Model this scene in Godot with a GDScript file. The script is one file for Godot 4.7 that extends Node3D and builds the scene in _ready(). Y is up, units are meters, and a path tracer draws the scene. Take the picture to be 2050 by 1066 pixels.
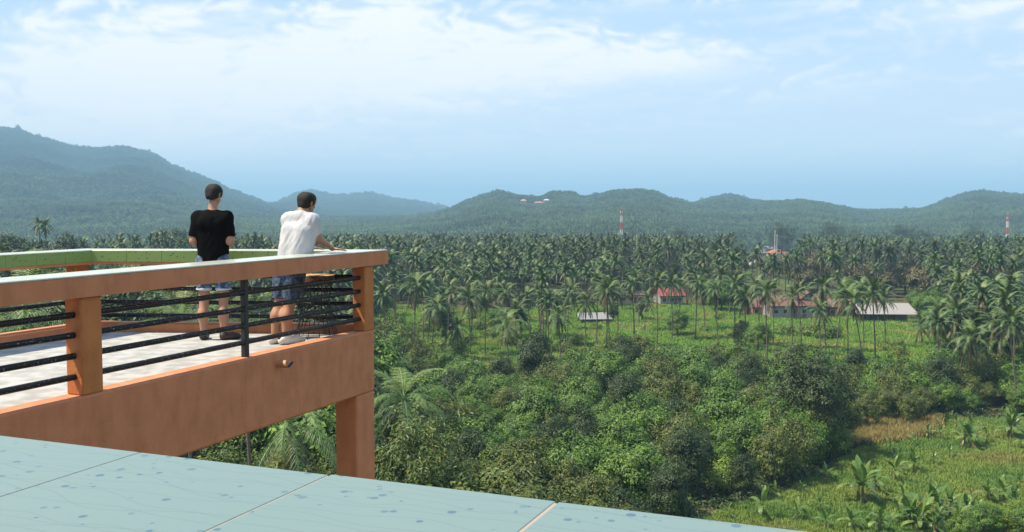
extends Node3D

# y = 0 is the coconut plain; the viewing deck stands 31.4 m above it on the hillside.
const EY := 33.0
const FPX := 2000.0
var rng := RandomNumberGenerator.new()
var nz := FastNoiseLite.new()
var nz2 := FastNoiseLite.new()
var names := {}
var M := {}

# ------------------------------------------------------------------ small mesh builder
class Geo:
	var v := PackedVector3Array()
	var c := PackedColorArray()
	var n := PackedVector3Array()
	var uv := PackedVector2Array()
	var col := Color(1, 1, 1)
	var use_col := false
	func tri(a: Vector3, b: Vector3, d: Vector3) -> void:
		v.append(a); v.append(b); v.append(d)
		if use_col:
			c.append(col); c.append(col); c.append(col)
	func quad(a: Vector3, b: Vector3, d: Vector3, e: Vector3) -> void:
		tri(a, b, d); tri(a, d, e)
	func quad_out(a: Vector3, b: Vector3, d: Vector3, e: Vector3, from: Vector3) -> void:
		var nn := (d - a).cross(b - a)
		if nn.dot((a + b + d + e) * 0.25 - from) >= 0.0:
			tri(a, b, d); tri(a, d, e)
		else:
			tri(a, d, b); tri(a, e, d)
	func tri_out(a: Vector3, b: Vector3, d: Vector3, from: Vector3) -> void:
		if (d - a).cross(b - a).dot((a + b + d) / 3.0 - from) >= 0.0:
			tri(a, b, d)
		else:
			tri(a, d, b)
	# chamfered box
	func box(t: Transform3D, size: Vector3, bevel := 0.01) -> void:
		var h := size * 0.5
		var b := minf(bevel, minf(h.x, minf(h.y, h.z)) * 0.9)
		var p := []
		for k in 8:
			var s := Vector3(1 if k & 1 else -1, 1 if k & 2 else -1, 1 if k & 4 else -1)
			var row := []
			for a in 3:
				var q := h - Vector3(b, b, b)
				q[a] = h[a]
				row.append(t * (q * s))
			p.append(row)
		var o := t.origin
		for a in 3:
			var u := 1 << ((a + 1) % 3)
			var w := 1 << ((a + 2) % 3)
			for s in 2:
				var base := s << a
				quad_out(p[base][a], p[base | u][a], p[base | u | w][a], p[base | w][a], o)
		if b > 0.0:
			for a in 3:
				var e := (a + 1) % 3
				var f := (a + 2) % 3
				for sa in 2:
					for se in 2:
						var c0 := (sa << a) | (se << e)
						var c1 := c0 | (1 << f)
						quad_out(p[c0][a], p[c1][a], p[c1][e], p[c0][e], o)
			for k in 8:
				tri_out(p[k][0], p[k][1], p[k][2], o)
	# vertical prism of a convex polygon (x, z), top edge chamfered
	func prism(poly: PackedVector2Array, y0: float, y1: float, bevel := 0.01) -> void:
		var mid := Vector2()
		for q in poly:
			mid += q
		mid /= poly.size()
		var o := Vector3(mid.x, (y0 + y1) * 0.5, mid.y)
		var cnt := poly.size()
		var inner := PackedVector2Array()
		for i in cnt:
			var a := (poly[i] - poly[(i + cnt - 1) % cnt]).normalized()
			var b := (poly[(i + 1) % cnt] - poly[i]).normalized()
			var na := Vector2(-a.y, a.x)
			var nb := Vector2(-b.y, b.x)
			if na.dot(mid - poly[i]) < 0.0:
				na = -na
				nb = -nb
			var m := na + nb
			inner.append(poly[i] + m * (bevel / maxf(0.2, 0.5 * m.length_squared())))
		for i in cnt:
			var j := (i + 1) % cnt
			var a0 := Vector3(poly[i].x, y0, poly[i].y)
			var b0 := Vector3(poly[j].x, y0, poly[j].y)
			var a1 := Vector3(poly[i].x, y1 - bevel, poly[i].y)
			var b1 := Vector3(poly[j].x, y1 - bevel, poly[j].y)
			var a2 := Vector3(inner[i].x, y1, inner[i].y)
			var b2 := Vector3(inner[j].x, y1, inner[j].y)
			quad_out(a0, b0, b1, a1, o)
			quad_out(a1, b1, b2, a2, o)
			tri_out(a2, b2, Vector3(mid.x, y1, mid.y), o)
			tri_out(a0, b0, Vector3(mid.x, y0, mid.y), o)
	# swept tube with smooth normals
	func tube(pts: Array, radii: Array, sides := 8, caps := true) -> void:
		var rings := []
		var norms := []
		var up := Vector3.UP
		for i in pts.size():
			var d: Vector3 = (pts[mini(i + 1, pts.size() - 1)] - pts[maxi(i - 1, 0)])
			d = d.normalized()
			if absf(d.dot(up)) > 0.95:
				up = Vector3.RIGHT if absf(d.x) < 0.9 else Vector3.FORWARD
			var x := d.cross(up).normalized()
			var y := x.cross(d).normalized()
			up = y
			var ring := []
			var nr := []
			for k in sides:
				var a := TAU * k / sides
				var dirv := x * cos(a) + y * sin(a)
				ring.append(pts[i] + dirv * radii[i])
				nr.append(dirv)
			rings.append(ring)
			norms.append(nr)
		for i in pts.size() - 1:
			for k in sides:
				var j := (k + 1) % sides
				put(rings[i][k], norms[i][k], rings[i + 1][k], norms[i + 1][k], rings[i + 1][j], norms[i + 1][j])
				put(rings[i][k], norms[i][k], rings[i + 1][j], norms[i + 1][j], rings[i][j], norms[i][j])
		if caps:
			for e in [0, pts.size() - 1]:
				var dn: Vector3 = (pts[0] - pts[1]).normalized() if e == 0 else (pts[e] - pts[e - 1]).normalized()
				for k in sides:
					put(pts[e], dn, rings[e][k], dn, rings[e][(k + 1) % sides], dn)
	func put(a: Vector3, na: Vector3, b: Vector3, nb: Vector3, d: Vector3, nd: Vector3) -> void:
		if (d - a).cross(b - a).dot(na + nb + nd) >= 0.0:
			v.append(a); v.append(b); v.append(d)
			n.append(na); n.append(nb); n.append(nd)
		else:
			v.append(a); v.append(d); v.append(b)
			n.append(na); n.append(nd); n.append(nb)
		if use_col:
			c.append(col); c.append(col); c.append(col)
	func mesh(m: Material = null) -> ArrayMesh:
		var arr := []
		arr.resize(Mesh.ARRAY_MAX)
		arr[Mesh.ARRAY_VERTEX] = v
		if n.size() == v.size():
			arr[Mesh.ARRAY_NORMAL] = n
		if c.size() == v.size():
			arr[Mesh.ARRAY_COLOR] = c
		if uv.size() == v.size():
			arr[Mesh.ARRAY_TEX_UV] = uv
		var am := ArrayMesh.new()
		am.add_surface_from_arrays(Mesh.PRIMITIVE_TRIANGLES, arr)
		if m:
			am.surface_set_material(0, m)
		return am

# ------------------------------------------------------------------ nodes
func numbered(called: String) -> String:
	var k: int = names.get(called, 0)
	names[called] = k + 1
	return called if k == 0 else "%s_%03d" % [called, k]

func tag(o: Node, label: String, category := "", group := "", kind := "") -> void:
	if label: o.set_meta("label", label)
	if category: o.set_meta("category", category)
	if group: o.set_meta("group", group)
	if kind: o.set_meta("kind", kind)

func thing(called: String, label: String, category: String, at := Vector3.ZERO, group := "") -> Node3D:
	var o := Node3D.new()
	o.name = numbered(called)
	add_child(o)
	o.position = at
	tag(o, label, category, group)
	return o

func part(called: String, m: Mesh, parent: Node3D, t := Transform3D(), mat: Material = null) -> MeshInstance3D:
	var o := MeshInstance3D.new()
	o.name = called
	o.mesh = m
	if mat:
		o.material_override = mat
	o.transform = t
	parent.add_child(o, true)
	return o

func top(called: String, m: Mesh, t := Transform3D()) -> MeshInstance3D:
	var o := MeshInstance3D.new()
	o.name = numbered(called)
	o.mesh = m
	o.transform = t
	add_child(o)
	return o

func scatter(called: String, m: Mesh, buf: PackedFloat32Array, label: String, category: String, parent: Node3D = null) -> void:
	var count := buf.size() / 16
	if count == 0:
		return
	var mm := MultiMesh.new()
	mm.transform_format = MultiMesh.TRANSFORM_3D
	mm.use_colors = true
	mm.mesh = m
	mm.instance_count = count
	mm.buffer = buf
	var o := MultiMeshInstance3D.new()
	o.name = numbered(called) if parent == null else called
	o.multimesh = mm
	(parent if parent else self).add_child(o, true)
	o.set_meta("kind", "stuff")
	if parent == null:
		tag(o, label, category)

func push(buf: PackedFloat32Array, t: Transform3D, c: Color) -> void:
	var b := t.basis
	buf.append_array(PackedFloat32Array([b.x.x, b.y.x, b.z.x, t.origin.x, b.x.y, b.y.y, b.z.y, t.origin.y, b.x.z, b.y.z, b.z.z, t.origin.z, c.r, c.g, c.b, 1.0]))

# ------------------------------------------------------------------ materials
func lin(r: float, g: float, b: float) -> Color:
	return Color(r, g, b).linear_to_srgb()

func noise_tex(freq: float, octaves: int, lo: Color, hi: Color, size := 512, sd := 1, kind := FastNoiseLite.TYPE_SIMPLEX_SMOOTH, p0 := 0.25, p1 := 0.75) -> NoiseTexture2D:
	var n := FastNoiseLite.new()
	n.seed = sd
	n.frequency = freq
	n.noise_type = kind
	n.fractal_octaves = octaves
	var t := NoiseTexture2D.new()
	t.width = size
	t.height = size
	t.seamless = true
	t.noise = n
	var g := Gradient.new()
	g.set_color(0, lo)
	g.set_color(1, hi)
	g.set_offset(0, p0)
	g.set_offset(1, p1)
	t.color_ramp = g
	return t

func mat(c: Color, rough := 0.8, spec := 0.5) -> StandardMaterial3D:
	var m := StandardMaterial3D.new()
	m.albedo_color = c
	m.roughness = rough
	m.metallic_specular = spec
	return m

func textured(c: Color, rough: float, tex: Texture2D, scale: float, bump: Texture2D = null, depth := 0.0, world := true) -> StandardMaterial3D:
	var m := mat(c, rough)
	m.albedo_texture = tex
	m.uv1_triplanar = true
	m.uv1_world_triplanar = world
	m.uv1_scale = Vector3.ONE * scale
	if bump:
		m.heightmap_enabled = true
		m.heightmap_texture = bump
		m.heightmap_scale = depth
	return m

func leaf_mat(c: Color, rough: float, back: Color) -> StandardMaterial3D:
	var m := mat(c, rough, 0.4)
	m.vertex_color_use_as_albedo = true
	m.backlight_enabled = true
	m.backlight = back
	return m

# ------------------------------------------------------------------ ground shape
func ss(a: float, b: float, x: float) -> float:
	var t := clampf((x - a) / (b - a), 0.0, 1.0)
	return t * t * (3.0 - 2.0 * t)

func table(pts: Array, x: float) -> float:
	if x <= pts[0][0]:
		return pts[0][1]
	for i in range(1, pts.size()):
		if x <= pts[i][0]:
			var t: float = (x - pts[i - 1][0]) / (pts[i][0] - pts[i - 1][0])
			t = t * t * (3.0 - 2.0 * t) * 0.6 + t * 0.4
			return lerpf(pts[i - 1][1], pts[i][1], t)
	return pts[-1][1]

# each hill: [start, ridge distance, end, slope power, crest line as (bearing, rise)]; a bearing of 1000 is straight ahead * tan
var hills := [
	[1300.0, 4200.0, 5400.0, 1.35, [[-2200, 150], [-1625, 160], [-1225, 154], [-1025, 143], [-985, 139], [-950, 127], [-915, 117], [-875, 105], [-835, 102], [-785, 105], [-735, 97], [-705, 87], [-675, 67], [-635, 50], [-595, 37], [-565, 20], [-525, 5], [-485, -9], [-425, -20], [-345, -40]]],
	[3600.0, 5500.0, 6500.0, 1.2, [[-600, -20], [-485, -13], [-455, 1], [-425, 14], [-400, 18], [-380, 14], [-355, 8], [-325, 9], [-285, 13], [-235, 2], [-195, -4], [-145, -13], [-95, -30]]],
	[1050.0, 2500.0, 3200.0, 1.0, [[-240, -40], [-155, -28], [-125, -20], [-85, -3], [-55, 7], [-25, 14], [15, 7], [55, 3], [85, 14], [115, 11], [145, 4], [175, 10], [205, 17], [255, 18], [285, 13], [325, -1], [365, -8], [425, -11], [475, -14], [525, -6], [575, -3], [615, -7], [655, -15], [695, -23], [755, -23], [825, -20], [900, -24], [1100, -28], [1400, -36]]],
	[1900.0, 3300.0, 4100.0, 1.2, [[320, -40], [355, -12], [395, 4], [425, 12], [445, 13], [475, 4], [515, -2], [575, -9], [640, -30]]],
	[1300.0, 2800.0, 3600.0, 1.2, [[790, -40], [835, -15], [875, 1], [905, 13], [935, 18], [975, 13], [1025, 11], [1125, 18], [1275, 8], [1500, 24], [1800, 10]]],
]

func height(x: float, z: float) -> float:
	var r := sqrt(x * x + z * z)
	var h := 13.0 * (1.0 - ss(14.0, 88.0, r))
	if r > 60.0:
		h += nz2.get_noise_2d(x, z) * 1.6 * ss(60, 160, r)
	if z < -1.0:
		var b := x / -z * 1000.0 * 2.0
		h -= 24.0 * ss(320, 1350, r)
		if r > 90.0 and b < -300.0:
			h += 3.0 * (1.0 - ss(-760, -320, b)) * ss(110, 240, r) * (1.0 - ss(340, 560, r))
		if r > 950.0:
			var d := -z
			for hl in hills:
				if d < hl[0] or d > hl[2]:
					continue
				var rise: float = (table(hl[4], b) + 3.0) / FPX * hl[1] + EY
				if rise <= h:
					continue
				var t: float
				if d < hl[1]:
					t = pow((d - hl[0]) / (hl[1] - hl[0]), hl[3])
					t = t + nz.get_noise_2d(x * 0.35, z * 0.35) * 0.16 * t * (1.0 - t) * 4.0
				else:
					t = 1.0 - ss(hl[1], hl[2], d)
				h = maxf(h, lerpf(h, rise, t))
			if b > 300.0:
				h -= 14.0 * ss(2900, 3800, r) * ss(300, 500, b)
			h += nz.get_noise_2d(x, z) * 5.0 * ss(1100, 2200, r)
	return h

# where a point on the plain lies in the photograph (for laying out the land)
func to_px(p: Vector3) -> Vector2:
	var pitch := atan(123.0 / FPX)
	var q := p - Vector3(0, EY, 0)
	var y := q.y * cos(pitch) - q.z * sin(pitch)
	var zc := q.y * sin(pitch) + q.z * cos(pitch)
	return Vector2(1025.0 + FPX * q.x / -zc, 533.0 - FPX * (y) / -zc)

func ray(px: float, py: float) -> Vector3:
	var pitch := atan(123.0 / FPX)
	var d := Vector3((px - 1025.0) / FPX, -(py - 533.0) / FPX, -1.0)
	return Vector3(d.x, d.y * cos(pitch) + d.z * sin(pitch), -d.y * sin(pitch) + d.z * cos(pitch))

func on_ground(px: float, py: float) -> Vector3:
	var r := ray(px, py)
	var t := EY / -r.y
	for k in 6:
		var p := r * t
		t = (EY - height(p.x, p.z)) / -r.y
	var q := r * t
	return Vector3(q.x, height(q.x, q.z), q.z)

const FIELD := [[1300, 1120], [1420, 1032], [1480, 1008], [1560, 988], [1640, 948], [1690, 915], [1730, 892], [1860, 874], [1905, 836], [2050, 838], [2300, 850]]
const JUNGLE := [[300, 640], [700, 680], [780, 706], [900, 742], [1000, 768], [1120, 775], [1200, 742], [1260, 722], [1350, 726], [1480, 735], [1560, 752], [1700, 760], [1800, 762], [1860, 760], [1900, 690], [1960, 660], [2050, 640], [2400, 640]]
const MEADOW := [[500, 606], [780, 612], [1000, 620], [1230, 606], [1500, 612], [1640, 628], [1840, 634], [1850, 640], [2400, 640]]

# 0 plantation, 1 meadow, 2 jungle, 3 banana field
func zone(px: float, py: float) -> int:
	if px > 1300 and py > table(FIELD, px):
		return 3
	if py > table(JUNGLE, px):
		return 2
	if py > table(MEADOW, px) and px > 720:
		return 1
	return 0

# ------------------------------------------------------------------ start
func _ready() -> void:
	rng.seed = 20
	nz.seed = 3
	nz.frequency = 0.006
	nz.fractal_octaves = 4
	nz2.seed = 9
	nz2.frequency = 0.018
	nz2.fractal_octaves = 3
	var cam := Camera3D.new()
	cam.name = "camera"
	cam.position = Vector3(0, EY, 0)
	cam.rotation.x = -atan(123.0 / FPX)
	cam.fov = rad_to_deg(2.0 * atan(533.0 / FPX))
	cam.near = 0.1
	cam.far = 60000.0
	cam.current = true
	add_child(cam)
	var we := WorldEnvironment.new()
	we.name = "world_environment"
	var env := Environment.new()
	env.background_mode = Environment.BG_SKY
	env.tonemap_mode = Environment.TONE_MAPPER_LINEAR
	env.tonemap_exposure = 1.7
	env.sdfgi_enabled = true
	env.ssao_enabled = true
	env.ssil_enabled = true
	env.fog_enabled = true
	env.fog_density = 0.00019
	env.fog_light_color = Color(0.67, 0.85, 0.975)
	env.sky = make_sky()
	we.environment = env
	add_child(we)
	var sun := DirectionalLight3D.new()
	sun.name = "sun"
	sun.light_energy = 1.6
	sun.light_color = Color(1.0, 0.95, 0.85)
	sun.light_angular_distance = 0.5
	sun.shadow_enabled = true
	sun.look_at_from_position(Vector3(-0.526, 0.848, 0.065) * 10.0, Vector3.ZERO)
	add_child(sun)
	make_materials()
	make_land()
	make_deck()
	make_balcony()
	make_buildings()
	make_palms()
	make_trees()
	make_bananas()
	make_forest()
	make_grass()
	make_stool()
	make_people()

# ------------------------------------------------------------------ sky
func blob(px: float, py: float, cx: float, cy: float, rx: float, ry: float, tilt := 0.0) -> float:
	var dx := px - cx
	var dy := py - cy - dx * tilt
	var q := dx * dx / (rx * rx) + dy * dy / (ry * ry)
	return exp(-q)

func make_sky() -> Sky:
	var w := 4096
	var h := 2048
	var img := Image.create_empty(w, h, false, Image.FORMAT_RGBF)
	img.fill(Color(0.30, 0.36, 0.40))
	var n := FastNoiseLite.new()
	n.seed = 12
	n.frequency = 1.0
	n.fractal_octaves = 5
	n.fractal_gain = 0.55
	var n2 := FastNoiseLite.new()
	n2.seed = 31
	n2.frequency = 1.0
	n2.fractal_octaves = 3
	var row := 0
	while row < h / 2 + 8:
		var el := (0.5 - (row + 0.5) / h) * PI
		var sy := 1 if el < 0.34 else 8
		var colx := 0
		while colx < w:
			var az := wrapf((colx + 0.5) / w * TAU, -PI, PI)
			var inside := absf(az) < 0.62 and sy == 1
			var sx := 1 if inside else 8
			if not inside and sy == 1 and row % 8 != 0:
				colx += sx
				continue
			var c := sky_color(az, el, n, n2)
			if inside:
				img.set_pixel(colx, row, c)
			else:
				img.fill_rect(Rect2i(colx, row, 8, 8), c)
			colx += sx
		row += sy
	var s := Sky.new()
	var pm := PanoramaSkyMaterial.new()
	pm.panorama = ImageTexture.create_from_image(img)
	s.sky_material = pm
	return s

func sky_color(az: float, el: float, n: FastNoiseLite, n2: FastNoiseLite) -> Color:
	var e := maxf(el, 0.0)
	# clear air: blue above, pale toward the horizon
	var t := 1.0 - exp(-e * 7.0)
	var c := Color(0.64, 0.67, 0.68).lerp(Color(0.245, 0.41, 0.61), t)
	c = c.lerp(Color(0.15, 0.31, 0.60), ss(0.25, 1.3, e))
	# thin high cloud, drawn out sideways
	var px := 1025.0 + FPX * tan(clampf(az, -1.3, 1.3))
	var py := 410.0 - FPX * tan(minf(e, 1.2))
	var wx := az * 3.2
	var wy := e * 11.0 / (1.0 + e * 1.6)
	var warp := n2.get_noise_2d(wx * 1.7 + 4.0, wy * 1.7) * 0.5
	var f := n.get_noise_2d(wx * 1.1 + warp, wy * 1.5 + warp * 0.6 + az * 0.4)
	var g := n.get_noise_2d(wx * 4.0 + 9.0 + warp * 2.0, wy * 5.0 + warp)
	var fine := n.get_noise_2d(wx * 10.0 + warp * 3.0, wy * 13.0 + 5.0)
	# the broad bank of cloud over the mountain and its tongue to the east
	px += (f * 180.0 + g * 70.0)
	py += (g * 30.0 + fine * 16.0)
	var d := 0.0
	d += 0.95 * blob(px, py, 300.0, 150.0, 560.0, 95.0)
	d += 0.85 * blob(px, py, 900.0, 110.0, 330.0, 75.0, 0.06)
	d += 0.55 * blob(px, py, 1280.0, 125.0, 240.0, 38.0, 0.05)
	d += 0.45 * blob(px, py, 780.0, 30.0, 110.0, 22.0, -0.1)
	d += 0.75 * blob(px, py, 100.0, 300.0, 620.0, 120.0)
	d += 0.65 * blob(px, py, 2010.0, 45.0, 240.0, 46.0, -0.05)
	d += 0.35 * blob(px, py, 1640.0, 185.0, 200.0, 26.0, -0.12)
	d += 0.42 * blob(px, py, 860.0, 210.0, 110.0, 12.0, 0.03)
	d += 0.30 * blob(px, py, 1040.0, 372.0, 120.0, 14.0, -0.03)
	d += 0.25 * blob(px, py, 1500.0, 20.0, 360.0, 16.0)
	# the same kind of cloud over the rest of the sky
	var away := ss(0.24, 0.42, maxf(absf(az) - 0.35, 0.0) + maxf(el - 0.17, 0.0) * 1.0 + 0.2)
	d = lerpf(d, ss(-0.15, 0.5, f + g * 0.4) * 0.85, away)
	d = clampf(d * (1.0 + 0.5 * g + 0.4 * fine) + 0.26 * ss(-0.15, 0.55, g + fine * 0.6 + f * 0.4), 0.0, 1.0)
	d = ss(0.02, 0.95, d)
	var white := Color(0.66, 0.665, 0.67)
	c = c.lerp(white, d * 0.97)
	return c

# ------------------------------------------------------------------ materials used all over
func make_materials() -> void:
	var paint := noise_tex(0.006, 5, Color(0.94, 0.93, 0.92), Color(1, 1, 1), 1024, 5)
	var grainy := noise_tex(0.09, 4, Color(0.25, 0.25, 0.25), Color(0.8, 0.8, 0.8), 512, 6)
	M.paint = textured(lin(0.55, 0.205, 0.090), 0.72, paint, 0.5, grainy, 0.25)
	M.orange = textured(lin(0.48, 0.165, 0.042), 0.65, paint, 0.7, grainy, 0.25)
	var streak := noise_tex(0.03, 4, Color(0.93, 0.92, 0.91), Color(1, 1, 1), 512, 61, FastNoiseLite.TYPE_SIMPLEX_SMOOTH, 0.2, 0.55)
	for pm in [M.paint, M.orange]:
		pm.detail_enabled = true
		pm.detail_albedo = streak
		pm.detail_blend_mode = BaseMaterial3D.BLEND_MODE_MUL
		pm.detail_uv_layer = BaseMaterial3D.DETAIL_UV_2
		pm.uv2_triplanar = true
		pm.uv2_world_triplanar = true
		pm.uv2_scale = Vector3(0.4, 0.10, 0.4)
	var conc := noise_tex(0.010, 6, Color(0.87, 0.865, 0.85), Color(1, 1, 1), 1024, 8, FastNoiseLite.TYPE_SIMPLEX_SMOOTH, 0.3, 0.7)
	M.concrete = textured(lin(0.37, 0.37, 0.37), 0.85, conc, 0.35, grainy, 0.2)
	M.white_tile = textured(lin(0.47, 0.49, 0.42), 0.22, paint, 0.9)
	var chipped := noise_tex(0.03, 3, lin(0.012, 0.012, 0.014), lin(0.50, 0.50, 0.52), 512, 17, FastNoiseLite.TYPE_SIMPLEX_SMOOTH, 0.80, 0.83)
	M.bar = textured(Color(1, 1, 1), 0.45, chipped, 2.3)
	M.bar.metallic_specular = 0.35
	M.grout = mat(lin(0.30, 0.24, 0.20), 0.9)
	M.wire = mat(lin(0.015, 0.015, 0.017), 0.5)
	M.trunk = mat(lin(0.24, 0.205, 0.17), 0.9, 0.2)
	M.trunk.albedo_texture = noise_tex(0.05, 3, Color(0.55, 0.53, 0.5), Color(1, 1, 1), 256, 21)
	M.trunk.uv1_triplanar = true
	M.trunk.uv1_scale = Vector3(0.6, 2.2, 0.6)
	M.bark = mat(lin(0.11, 0.085, 0.06), 0.95, 0.2)
	M.frond = leaf_mat(Color(1, 1, 1), 0.5, Color(0.27, 0.33, 0.10))
	M.frond_dry = leaf_mat(lin(0.9, 0.75, 0.5), 0.7, Color(0.4, 0.3, 0.15))
	M.leaf = leaf_mat(Color(1, 1, 1), 0.5, Color(0.24, 0.30, 0.08))
	M.banana = leaf_mat(Color(1, 1, 1), 0.4, Color(0.55, 0.65, 0.25))
	M.grass = leaf_mat(Color(1, 1, 1), 0.7, Color(0.4, 0.5, 0.2))
	M.far_leaf = leaf_mat(Color(1, 1, 1), 0.75, Color(0.2, 0.25, 0.1))

# ------------------------------------------------------------------ land and sea
func land_color(x: float, z: float, h: float) -> Color:
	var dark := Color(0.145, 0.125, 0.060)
	if z > -30.0:
		return dark
	var p := to_px(Vector3(x, h, z))
	var a := nz2.get_noise_2d(x * 3.0, z * 3.0)
	var b := nz.get_noise_2d(x * 9.0, z * 9.0)
	var grass := Color(0.10, 0.185, 0.032).lerp(Color(0.18, 0.22, 0.05), ss(0.0, 0.5, a + b * 0.5))
	var dry := Color(0.15, 0.20, 0.042).lerp(Color(0.19, 0.18, 0.052), ss(0.15, 0.5, a - b * 0.4))
	dry = dry.lerp(Color(0.09, 0.15, 0.03), ss(0.05, 0.45, -a + b * 0.6))
	var k := zone(p.x, p.y)
	if k == 3:
		return dry
	if k == 1:
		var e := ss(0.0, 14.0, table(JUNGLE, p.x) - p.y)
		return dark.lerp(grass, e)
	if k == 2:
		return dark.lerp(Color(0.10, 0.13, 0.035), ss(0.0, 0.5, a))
	return dark.lerp(Color(0.10, 0.14, 0.04), ss(-0.2, 0.4, a + b))

func make_land() -> void:
	var azs := PackedFloat32Array()
	var a := -180.0
	while a < 180.0:
		azs.append(deg_to_rad(a))
		a += 0.3 if absf(a + 0.01) < 31.0 else 3.0
	azs.append(PI)
	var rs := PackedFloat32Array()
	var r := 3.0
	while r < 9000.0:
		rs.append(r)
		r *= 1.012 if (r > 85.0 and r < 380.0) else (1.03 if r > 1200.0 else 1.05)
	rs.append(9000.0)
	var nv := azs.size()
	var v := PackedVector3Array()
	var c := PackedColorArray()
	var idx := PackedInt32Array()
	for i in rs.size():
		for j in nv:
			var x := sin(azs[j]) * rs[i]
			var z := -cos(azs[j]) * rs[i]
			var h := height(x, z)
			v.append(Vector3(x, h, z))
			c.append(land_color(x, z, h))
	for i in rs.size() - 1:
		for j in nv - 1:
			var p := i * nv + j
			idx.append_array(PackedInt32Array([p, p + nv, p + nv + 1, p, p + nv + 1, p + 1]))
	var nn := PackedVector3Array()
	nn.resize(v.size())
	for k in range(0, idx.size(), 3):
		var q := (v[idx[k + 2]] - v[idx[k]]).cross(v[idx[k + 1]] - v[idx[k]])
		if q.y < 0.0:
			q = -q
		nn[idx[k]] += q
		nn[idx[k + 1]] += q
		nn[idx[k + 2]] += q
	for k in nn.size():
		nn[k] = nn[k].normalized()
	var arr := []
	arr.resize(Mesh.ARRAY_MAX)
	arr[Mesh.ARRAY_VERTEX] = v
	arr[Mesh.ARRAY_NORMAL] = nn
	arr[Mesh.ARRAY_COLOR] = c
	arr[Mesh.ARRAY_INDEX] = idx
	var am := ArrayMesh.new()
	am.add_surface_from_arrays(Mesh.PRIMITIVE_TRIANGLES, arr)
	var m := textured(Color(1, 1, 1), 0.95, noise_tex(0.03, 5, Color(0.62, 0.62, 0.58), Color(1, 1, 1), 512, 44), 0.09)
	m.vertex_color_use_as_albedo = true
	m.metallic_specular = 0.2
	am.surface_set_material(0, m)
	var o := top("ground", am)
	tag(o, "green plain, field and hills stretching from below the deck to the horizon", "ground", "", "structure")
	# the sea behind the hills
	var g := Geo.new()
	for k in 24:
		var b0 := deg_to_rad(-30.0 + 70.0 * k / 24.0)
		var b1 := deg_to_rad(-30.0 + 70.0 * (k + 1) / 24.0)
		var p0 := Vector3(sin(b0), 0, -cos(b0))
		var p1 := Vector3(sin(b1), 0, -cos(b1))
		g.quad_out(p0 * 3600.0, p0 * 26000.0, p1 * 26000.0, p1 * 3600.0, Vector3(0, -1000, -9000))
	var sm := mat(lin(0.03, 0.12, 0.16), 0.25)
	var s := top("sea", g.mesh(sm), Transform3D(Basis(), Vector3(0, -34.0, 0)))
	tag(s, "strip of pale blue sea on the horizon between the hills", "sea", "", "structure")

# ------------------------------------------------------------------ viewing deck
const DA := Vector2(-1.537, -12.235)   # outer corner of the deck
const DD := Vector2(-0.379, 0.9254)    # along its near side, toward the camera's building
const DN := Vector2(-0.9254, -0.379)   # into the deck
const DB := Vector2(-5.345, -12.51)    # its far corner

func v3(p: Vector2, y: float) -> Vector3:
	return Vector3(p.x, EY + y, p.y)

# a box set along a side: start corner, direction, inward direction, from s0 to s1, t0 to t1, y0 to y1
func side_box(g: Geo, o: Vector2, d: Vector2, n: Vector2, s0: float, s1: float, t0: float, t1: float, y0: float, y1: float, bevel := 0.012) -> void:
	var c := o + d * (s0 + s1) * 0.5 + n * (t0 + t1) * 0.5
	var b := Basis(Vector3(d.x, 0, d.y), Vector3.UP, Vector3(n.x, 0, n.y))
	g.box(Transform3D(b, v3(c, (y0 + y1) * 0.5)), Vector3(s1 - s0, y1 - y0, t1 - t0), bevel)

func side_part(called: String, parent: Node3D, m: Material, o: Vector2, d: Vector2, n: Vector2, s0: float, s1: float, t0: float, t1: float, y0: float, y1: float, bevel := 0.012) -> MeshInstance3D:
	var g := Geo.new()
	side_box(g, o, d, n, s0, s1, t0, t1, y0, y1, bevel)
	return part(called, g.mesh(m), parent)

func cross(p: Vector2, d: Vector2, q: Vector2, e: Vector2) -> Vector2:
	var k: float = ((q - p).x * e.y - (q - p).y * e.x) / (d.x * e.y - d.y * e.x)
	return p + d * k

func dotted(w: int, h: int, base: Color, ink: Color, dots: int, rmin: float, rmax: float, lines: int, line_ink: Color, sd: int) -> ImageTexture:
	var r := RandomNumberGenerator.new()
	r.seed = sd
	var im := Image.create_empty(w, h, false, Image.FORMAT_RGB8)
	im.fill(base)
	for k in lines:
		var y0 := h * (k + r.randf()) / lines
		var a1 := r.randf_range(8, 38)
		var a2 := r.randf_range(3, 12)
		var f1 := r.randf_range(0.004, 0.011)
		var f2 := r.randf_range(0.015, 0.03)
		var ph := r.randf() * TAU
		for x in w:
			var y := y0 + a1 * sin(x * f1 + ph) + a2 * sin(x * f2 + ph * 2.0)
			for e in 2:
				var yy := int(y) + e
				if yy >= 0 and yy < h:
					im.set_pixel(x, yy, line_ink)
	for k in dots:
		var cx := r.randf() * w
		var cy := r.randf() * h
		var rad := rmin + (rmax - rmin) * pow(r.randf(), 1.6)
		var tone := base.lerp(ink, r.randf_range(0.4, 0.95))
		for y in range(maxi(0, int(cy - rad - 1)), mini(h, int(cy + rad + 2))):
			for x in range(maxi(0, int(cx - rad - 1)), mini(w, int(cx + rad + 2))):
				var e := rad - Vector2(x - cx, y - cy).length()
				if e > -0.5:
					im.set_pixel(x, y, im.get_pixel(x, y).lerp(tone, clampf(e + 0.5, 0.0, 1.0)))
	return ImageTexture.create_from_image(im)

# a flat slab with picture coordinates over its broad face
func print_tile(size: Vector3, face: int, m: Material) -> ArrayMesh:
	var g := Geo.new()
	g.box(Transform3D(), size, 0.002)
	for p in g.v:
		g.uv.append(Vector2(p.x / size.x + 0.5, (p.z / size.z if face == 1 else -p.y / size.y) + 0.5))
	return g.mesh(m)

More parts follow.
